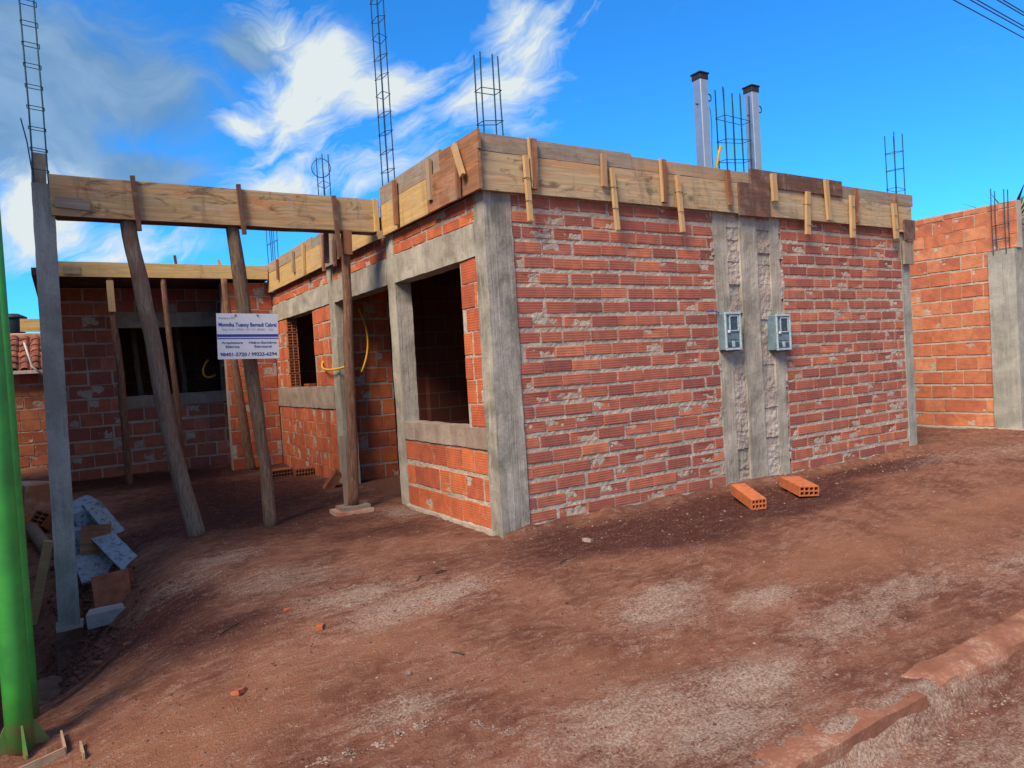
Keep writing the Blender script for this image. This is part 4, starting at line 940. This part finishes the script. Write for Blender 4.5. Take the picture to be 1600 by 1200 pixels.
# ------------------------------------------------------------------ neighbouring brick wall on the right
nb = tag(grp('neighbour_wall', (8.53, 0, 0)), 'taller orange brick wall of the neighbouring lot on the far right', 'wall')
w = mortar_sheet('mortar_face', (8.53, 0), 'W', .24, 2.6, .0, 2.56, None, .03, .15, back=-.008); w.parent = nb; w.matrix_parent_inverse = Matrix.Translation(-nb.location)
w2 = mortar_sheet('mortar_face', (8.53, 0), 'W', -.13, 2.6, 2.56, 3.22, None, .03, .15, back=-.008); w2.parent = nb; w2.matrix_parent_inverse = Matrix.Translation(-nb.location)
lay(w, (8.53, 0), 'W', .24, 2.6, .01, 2.555, .205, 'tall', 'brick_neighbour', seed=31, joint=.012, jit=.7)
lay(w2, (8.53, 0), 'W', -.13, 2.6, 2.565, 3.12, .19, 'tall', 'brick_neighbour', seed=32, joint=.012, jit=.7)
lay(w2, (8.53, 0), 'W', -.13, 2.6, 3.12, 3.215, .095, 'flat', 'brick_neighbour', seed=33, joint=.012, jit=.7, brk_h=.075)
place_bricks(nb, 300)
def nk(o): o.parent = nb; o.matrix_parent_inverse = Matrix.Translation(-nb.location); return o
nk(rough_box('column', (8.49, -.11, -.05), (8.70, .24, 2.55), 'concrete_post', None, .04, .006))
nk(box('wall_body', (8.545, 2.6, -.05), (8.69, 8.0, 3.2), 'brickwork_dimmed', None, 0))
nk(rough_box('mortar_skirt', (8.46, -.2, -.08), (8.54, 2.6, .015), 'mortar_pale', None, .05, .015))
gcn = grp('rebar_cage', (-8.53, 0, 0)); gcn.parent = nb
for (x, y) in ((8.47, .155), (8.50, .12), (8.47, -.01), (8.50, -.045)):
    V, F = tube_mesh([(x, y, 2.5), (x, y + .005, 3.0), (x, y, 3.40 + .03 * math.sin(y * 50))], .0065, 6); o = mesh_obj('bar', V, F, 'rebar'); o.parent = gcn
for z in (2.7, 2.9):
    V, F = tube_mesh([(8.463, .16, z), (8.463, -.05, z + .01), (8.505, -.052, z), (8.505, .16, z)], .004, 5, closed=True); o = mesh_obj('stirrup', V, F, 'rebar'); o.parent = gcn
far = tag(box('plastered_wall', (10.6, -3.0, -.4), (16, 2.2, 3.55), 'plaster_grey', None, .02), 'pale plastered building corner beyond the orange brick wall', 'building')
# spiky plant top behind it
def palm(x, y, z, label):
    bm = bmesh.new(); r = random.Random(5)
    for i in range(26):
        a = r.uniform(0, 2 * math.pi); el = r.uniform(.2, 1.2); L = r.uniform(.6, 1.0); d = Vector((math.cos(a) * math.cos(el), math.sin(a) * math.cos(el), math.sin(el))); s = d.cross(Vector((0, 0, 1))).normalized() * .025
        p0 = Vector((0, 0, z)); p1 = p0 + d * L * .5; p2 = p0 + d * L - Vector((0, 0, .15 * L))
        v = [bm.verts.new(p0 - s * .6), bm.verts.new(p0 + s * .6), bm.verts.new(p1 + s), bm.verts.new(p1 - s), bm.verts.new(p2)]
        bm.faces.new(v[:4]); bm.faces.new((v[3], v[2], v[4]))
    g = tag(grp('palm', (x, y, 0)), label, 'palm'); o = bm_obj('crown', bm, 'leaf_green', None); o.parent = g
    V, F = log_mesh([(0, 0, -.1), (.03, 0, z * .5), (0, 0, z)], .10, .07, .1, 10, 14, 44); o = mesh_obj('trunk', V, F, 'bark', None, True); o.parent = g
palm(10.0, .55, 3.05, 'dark spiky palm top showing above the end of the orange brick wall')

# ------------------------------------------------------------------ neighbouring house behind on the left
nh = tag(grp('tiled_house', (-4.2, 10.6, 0)), 'orange brick outbuilding with clay tiled roof seen left of the concrete column', 'house')
w = mortar_sheet('wall', (-5.4, 10.56), 'S', 0, 2.6, -.4, 1.72, None, .04, .2, amp=.01); w.parent = nh; w.matrix_parent_inverse = Matrix.Translation(-nh.location)
lay(w, (-5.4, 10.56), 'S', 0, 2.6, -.38, 1.71, .205, 'tall', 'brick_neighbour', seed=41, joint=.012)
place_bricks(nh, 300)
rows = 6
for i in range(10):                                # roof tiles, each its own piece
    for j in range(rows):
        key = 'tile_mesh'
        if i == 0 and j == 0:
            V = []; F = []
            for a in range(7):
                t = a / 6 * math.pi
                for (yy, rr) in ((0, .075), (.24, .062)):
                    V += [(math.cos(t) * rr, yy, math.sin(t) * rr * .8), (math.cos(t) * (rr - .012), yy, math.sin(t) * (rr - .012) * .8)]
            for a in range(6):
                b0 = a * 4; F += [(b0, b0 + 4, b0 + 6, b0 + 2), (b0 + 1, b0 + 3, b0 + 7, b0 + 5), (b0, b0 + 1, b0 + 5, b0 + 4)]
            me = bpy.data.meshes.new('roof_tile'); me.from_pydata(V, [], F); me.update(); me.materials.append(MATS['roof_tile'])
        o = bpy.data.objects.new('roof_tile', me); COL.objects.link(o); o.parent = nh; o.matrix_parent_inverse = Matrix.Translation(-nh.location)
        o.location = (-4.55 + i * .165, 10.42 + j * .20, 1.76 + j * .115); o.rotation_euler = (D2R(28), 0, random.uniform(-.04, .04))
M_ = Matrix.Translation((-4.0, 10.4, 1.72)) @ Matrix.Rotation(D2R(30), 4, 'X')
o = box('roof_base', (-1.4, 0, 0), (1.1, 1.45, .03), 'roof_tile', None, 0, M_); o.parent = nh; o.matrix_parent_inverse = Matrix.Translation(-nh.location)
o = box('ridge', (-5.4, 11.55, 2.36), (-2.9, 11.75, 2.50), 'plastered_lump', None, .02); o.parent = nh; o.matrix_parent_inverse = Matrix.Translation(-nh.location)
o = box('wall_body', (-5.4, 10.77, -.4), (-2.9, 14, 1.75), 'brickwork_dimmed', None, 0); o.parent = nh; o.matrix_parent_inverse = Matrix.Translation(-nh.location)
o = box('eaves_board', (-5.4, 10.36, 1.70), (-2.9, 10.385, 1.76), 'pvc_white', None, .002); o.parent = nh; o.matrix_parent_inverse = Matrix.Translation(-nh.location)
V, F = tube_mesh([(-3.37, 10.33, 2.25), (-3.30, 10.32, 1.92), (-3.28, 10.3, 1.82), (-3.12, 10.28, 1.66)], .018, 8); tag(mesh_obj('drain_pipe', V, F, 'pvc_white', None, True), 'thin white pipe running down over the tiled roof', 'pipe')
# unseen plastered house, added out of frame to shade yard and bank
lh = tag(grp('added_shade_house', (-6.7, 4.1, -.5)), 'unseen two-storey plastered house added on the left to shade the yard', 'house')
def lk(o): o.parent = lh; o.matrix_parent_inverse = Matrix.Translation(-lh.location); return o
lk(rough_box('wall', (-9.0, -.3, -1.2), (-4.4, 7.6, 4.7), 'plaster_grey', None, .25, .006, 3))
for (y, z) in ((.9, .4), (5.2, .4), (.9, 2.9), (5.2, 2.9)):
    f = lk(box('window', (-4.42, y, z), (-4.37, y + 1.1, z + 1.1), 'pvc_white', None, .01))
    for k in (0, 1): p = box('pane', (-4.368, y + .06 + k * .51, z + .06), (-4.362, y + .53 + k * .51, z + 1.04), 'meter_dark', None, 0); p.parent = f
    p = box('sill', (-4.395, y - .06, z - .06), (-4.30, y + 1.16, z - .005), 'concrete', None, .005); p.parent = f
lk(rough_box('shade_garage', (-8.4, -1.5, -1.2), (-4.4, -.31, 2.7), 'plaster_grey', None, .25, .006, 3))  # low front block, added unseen to shade the bank by the column
d = lk(box('door', (-7.0, -1.55, -.5), (-6.1, -1.485, 1.6), 'wood_dark_z', None, .01))
Mr = Matrix.Translation((-4.0, 3.65, 4.65)) @ Matrix.Rotation(D2R(18), 4, 'Y')
lk(box('roof', (-2.9, -4.3, 0), (0, 4.3, .08), 'roof_tile', None, .01, Mr))
Mr = Matrix.Translation((-9.4, 3.65, 4.65)) @ Matrix.Rotation(D2R(-18), 4, 'Y')
lk(box('roof', (0, -4.3, 0), (2.9, 4.3, .08), 'roof_tile', None, .01, Mr))
# water tank and board on the house behind
wt = tag(grp('water_tank', (-3.62, 13.0, 2.5)), 'black water tank above the tiled roof', 'water tank')
V, F = tube_mesh([(0, 0, 0), (0, 0, .04), (0, 0, .38), (0, 0, .40)], .2, 20, [.17, .19, .22, .22]); o = mesh_obj('tank_body', V, F, 'tank_dark', None, True); o.parent = wt
V, F = tube_mesh([(0, 0, .40), (0, 0, .43), (0, 0, .50)], .2, 20, [.245, .245, .10]); o = mesh_obj('tank_lid', V, F, 'tank_dark', None, True); o.parent = wt
V, F = tube_mesh(bez((.22, 0, .2), (.5, 0, .22), (.6, 0, .05), (.62, 0, -.2)), .03, 8); o = mesh_obj('tank_pipe', V, F, 'tank_dark', None, True); o.parent = wt
o = box('tank_stand', (-.5, -.1, -2.5), (.8, .6, 0), 'plastered_lump', None, .01); o.parent = wt
yb = tag(plank('yellow_board', (-3.47, 11.9, 2.68), (-2.95, 11.9, 2.66), .25, .03, 'wood_yellow_x', None, S_), 'yellow timber board sticking out behind the top of the concrete column', 'board')

# ------------------------------------------------------------------ overhead wires
for i, (y, z, s) in enumerate([(1.36, 7.0, .10), (1.22, 7.0, .07), (1.155, 7.0, .10), (.985, 7.0, .05), (.93, 7.0, .08)]):
    n = 40; pts = [(-24 + 84 * k / n, y + .055 * (-24 + 84 * k / n - 11), z - s * math.sin(math.pi * k / n) * .2) for k in range(n + 1)]
    V, F = tube_mesh(pts, .010, 6); tag(mesh_obj('overhead_wire', V, F, 'cable_black', None, True), '%s of the overhead wires crossing the top right corner of the sky' % ['lowest', 'second lowest', 'middle one', 'second highest', 'highest'][i], 'wire', 'overhead wires')

# ------------------------------------------------------------------ kerb by the street
kz = -.20
def kerb_taper(V):
    V = V.copy(); t = np.clip((.55 - V[:, 0]) / .25, 0, 1); V[:, 2] -= t * t * .03; e = np.clip((V[:, 2] - (kz - .05)) / .06, 0, 1) * np.clip((-3.03 - V[:, 1]) / .05, 0, 1); V[:, 2] -= e * .030; V[:, 1] += e * .012; V[:, 1] += fbm(np.stack([V[:, 0] * 3, V[:, 2] * 4, V[:, 0] * 0], -1), 3) * .03; return V
k = rough_box('kerb', (.33, -3.09, -.50), (9.0, -2.94, kz + .012), 'kerb_stone', None, .03, .014, 7, taper=kerb_taper); k['kind'] = 'structure'; k['label'] = 'earth-stained kerb stone with a broken end beside the street'
k = rough_box('kerb', (-1.15, -3.10, -.50), (.24, -2.94, kz - .004), 'kerb_stone', None, .025, .014, 5); k['kind'] = 'structure'; k['label'] = 'crumbled stretch of kerb nearly level with the earth'
# ------------------------------------------------------------------ ground litter
def scatter(name, label, n, mat, size, where, seed, flat=.6):
    r = np.random.default_rng(seed); V = []; F = []
    ico = bmesh.new(); bmesh.ops.create_icosphere(ico, subdivisions=1, radius=1); iv = np.array([tuple(v.co) for v in ico.verts]); fi = [[v.index for v in f.verts] for f in ico.faces]; ico.free()
    xs, ys = where(r, n); z = terrain(xs, ys) + relief(xs, ys)
    for x, y, zz in zip(xs, ys, z):
        s = size[0] + (size[1] - size[0]) * r.random() ** 3; sc = s * r.uniform(.6, 1.3, 3) * np.array([1, 1, flat]); a = r.uniform(0, 6.28); c, sn = math.cos(a), math.sin(a)
        p = iv * (1 + r.uniform(-.25, .25, (len(iv), 1))) * sc; p = np.stack([p[:, 0] * c - p[:, 1] * sn, p[:, 0] * sn + p[:, 1] * c, p[:, 2]], -1) + [x, y, zz + s * .2]
        k = len(V); V.extend(p.tolist()); F.extend([[k + i for i in f] for f in fi])
    o = mesh_obj(name, V, F, mat); o['kind'] = 'stuff'; o['label'] = label; o['category'] = 'litter'
def w_all(r, n): 
    x = r.uniform(-3.1, 7.5, n); y = r.uniform(-3.1, 2.4, n); ok = (x < -.1) | (y < -.08); return x[ok], y[ok]
def w_near(r, n):
    d = r.uniform(0, 1, n); x = -2.9 + 4.2 * r.random(n); y = -3.1 + 3.0 * r.random(n); return x, y
def w_wall(r, n):
    x = r.uniform(.1, 6, n); y = -.08 - np.abs(r.normal(0, .35, n)); return x, y
scatter('clods', 'small clods of red earth on the ground', 4200, 'clod', (.0015, .008), w_near, 1)
scatter('clods', 'clods of dark earth along the foot of the house wall', 1300, 'clod', (.003, .014), w_wall, 2)
scatter('pebbles', 'pale pebbles and mortar crumbs on the ground', 1500, 'stone', (.002, .009), w_all, 3)
scatter('pebbles', 'pale mortar crumbs along the foot of the house wall', 320, 'stone', (.003, .014), w_wall, 4)
scatter('grit', 'fine grit and small stones in the foreground earth', 5000, 'stone', (.001, .005), w_near, 7)
scatter('brick_chips', 'red brick chips scattered over the ground', 130, 'brick_chip', (.003, .012), w_all, 5, .4)
def along(a, b_, w):
    def f(r, n):
        t = r.random(n); t = t + .04 * np.sin(t * 40); x = a[0] + (b_[0] - a[0]) * t; y = a[1] + (b_[1] - a[1]) * t + .02 * np.sin(t * 9); return x + r.normal(0, w, n), y + r.normal(0, w, n)
    return f
scatter('concrete_crumbs', 'line of pale concrete crumbs in the earth at the bottom centre', 650, 'stone', (.0015, .008), along((-2.25, -2.06), (-1.60, -2.10), .020), 21, .45)
scatter('concrete_crumbs', 'short line of pale concrete crumbs right of the bottom centre', 200, 'stone', (.0015, .006), along((-1.50, -2.18), (-1.36, -2.36), .012), 22, .45)
scatter('concrete_crumbs', 'pale crumbs along the foot of the kerb', 700, 'stone', (.002, .009), along((-1.1, -3.16), (2.2, -3.16), .03), 23, .5)
scatter('rubble_crumbs', 'crumbs of soil and mortar round the column foot', 1500, 'clod', (.005, .035), along((-2.85, .3), (-2.75, 3.2), .18), 24, .7)
def fibres():
    r = np.random.default_rng(9); n = 60000
    t = r.random(n); x = -3.0 + 6.0 * r.random(n); y = -3.9 + 5.6 * r.random(n); ok = (x < -.1) | (y < -.1); x, y = x[ok], y[ok]
    w, c, md = ground_masks(x, y); keep = r.random(len(x)) < np.clip(c * 1.0 - .15, 0.015, 1); x, y = x[keep], y[keep]; n = len(x)
    z = terrain(x, y) + relief(x, y) + .002; a = r.uniform(0, math.pi * 2, n); L = r.uniform(.008, .035, n); wd = r.uniform(.0006, .0014, n); tilt = np.abs(r.normal(0, .25, n))
    dx, dy, dz = np.cos(a) * np.cos(tilt), np.sin(a) * np.cos(tilt), np.sin(tilt); sx, sy = -np.sin(a), np.cos(a)
    P = np.stack([x, y, z], -1); d = np.stack([dx, dy, dz], -1) * L[:, None]; s = np.stack([sx, sy, 0 * sx], -1) * wd[:, None]
    V = np.stack([P - s, P + s, P + d + [0, 0, .001]], 1).reshape(-1, 3); F = np.arange(3 * n).reshape(-1, 3)
    me = bpy.data.meshes.new('dry_grass'); me.vertices.add(len(V)); me.vertices.foreach_set('co', V.ravel()); me.loops.add(3 * n); me.loops.foreach_set('vertex_index', F.ravel()); me.polygons.add(n)
    me.polygons.foreach_set('loop_start', np.arange(0, 3 * n, 3)); me.polygons.foreach_set('loop_total', np.full(n, 3)); me.update()
    o = link('dry_grass', me, 'dry_fibre'); o['kind'] = 'stuff'; o['label'] = 'pale dry grass fibres matted on the crusted earth'; o['category'] = 'grass'
fibres()
rt = random.Random(3)
for i, (x, y, L, a, lb) in enumerate([(-1.02, -.62, .10, .9, 'dark twig lying on pale earth in front of the house corner'), (-.86, -.55, .09, .3, 'small dark chip of wood near the house corner'), (-.15, -.95, .14, .4, 'dark twig lying right of the house corner'),
                                 (-2.2, -.6, .14, .6, 'dark twig lying in front of the concrete column'), (-1.25, -1.65, .07, 2.2, 'short dark stick on the brown earth at the lower centre')]):
    z = tz(x, y) + .006; V, F = log_mesh([(x, y, z), (x + L * .5 * math.cos(a), y + L * .5 * math.sin(a), z + .006), (x + L * math.cos(a), y + L * math.sin(a), tz(x + L * math.cos(a), y + L * math.sin(a)) + .005)], .006, .003, .2, 7, 8, i)
    tag(mesh_obj('twig', V, F, 'twig', None, True), lb, 'twig', 'twigs on the ground')
for i, (x, y, s, lb) in enumerate([(-1.75, -.95, .028, 'larger red brick chip lying left of the lower centre'), (-1.82, -.55, .018, 'small red brick chip behind the larger one'), (-2.25, -1.35, .03, 'flat red brick chip in the lower left earth'), (-1.55, -1.65, .018, 'pale round stone at the lower centre'), (.35, -.62, .035, 'pale stone below the brick wall near the corner')]):
    o = rough_box('stone_chip', (-s, -s * .7, 0), (s, s * .7, s * .7), 'brick_chip' if 'brick chip' in lb else 'stone', None, .012, .006, 30); o.location = (x, y, tz(x, y) - .003); o.rotation_euler = (rt.uniform(-.3, .3), rt.uniform(-.3, .3), rt.uniform(0, 3)); tag(o, lb, 'stone', 'loose chips and stones')
print('bricks of the house', NB)
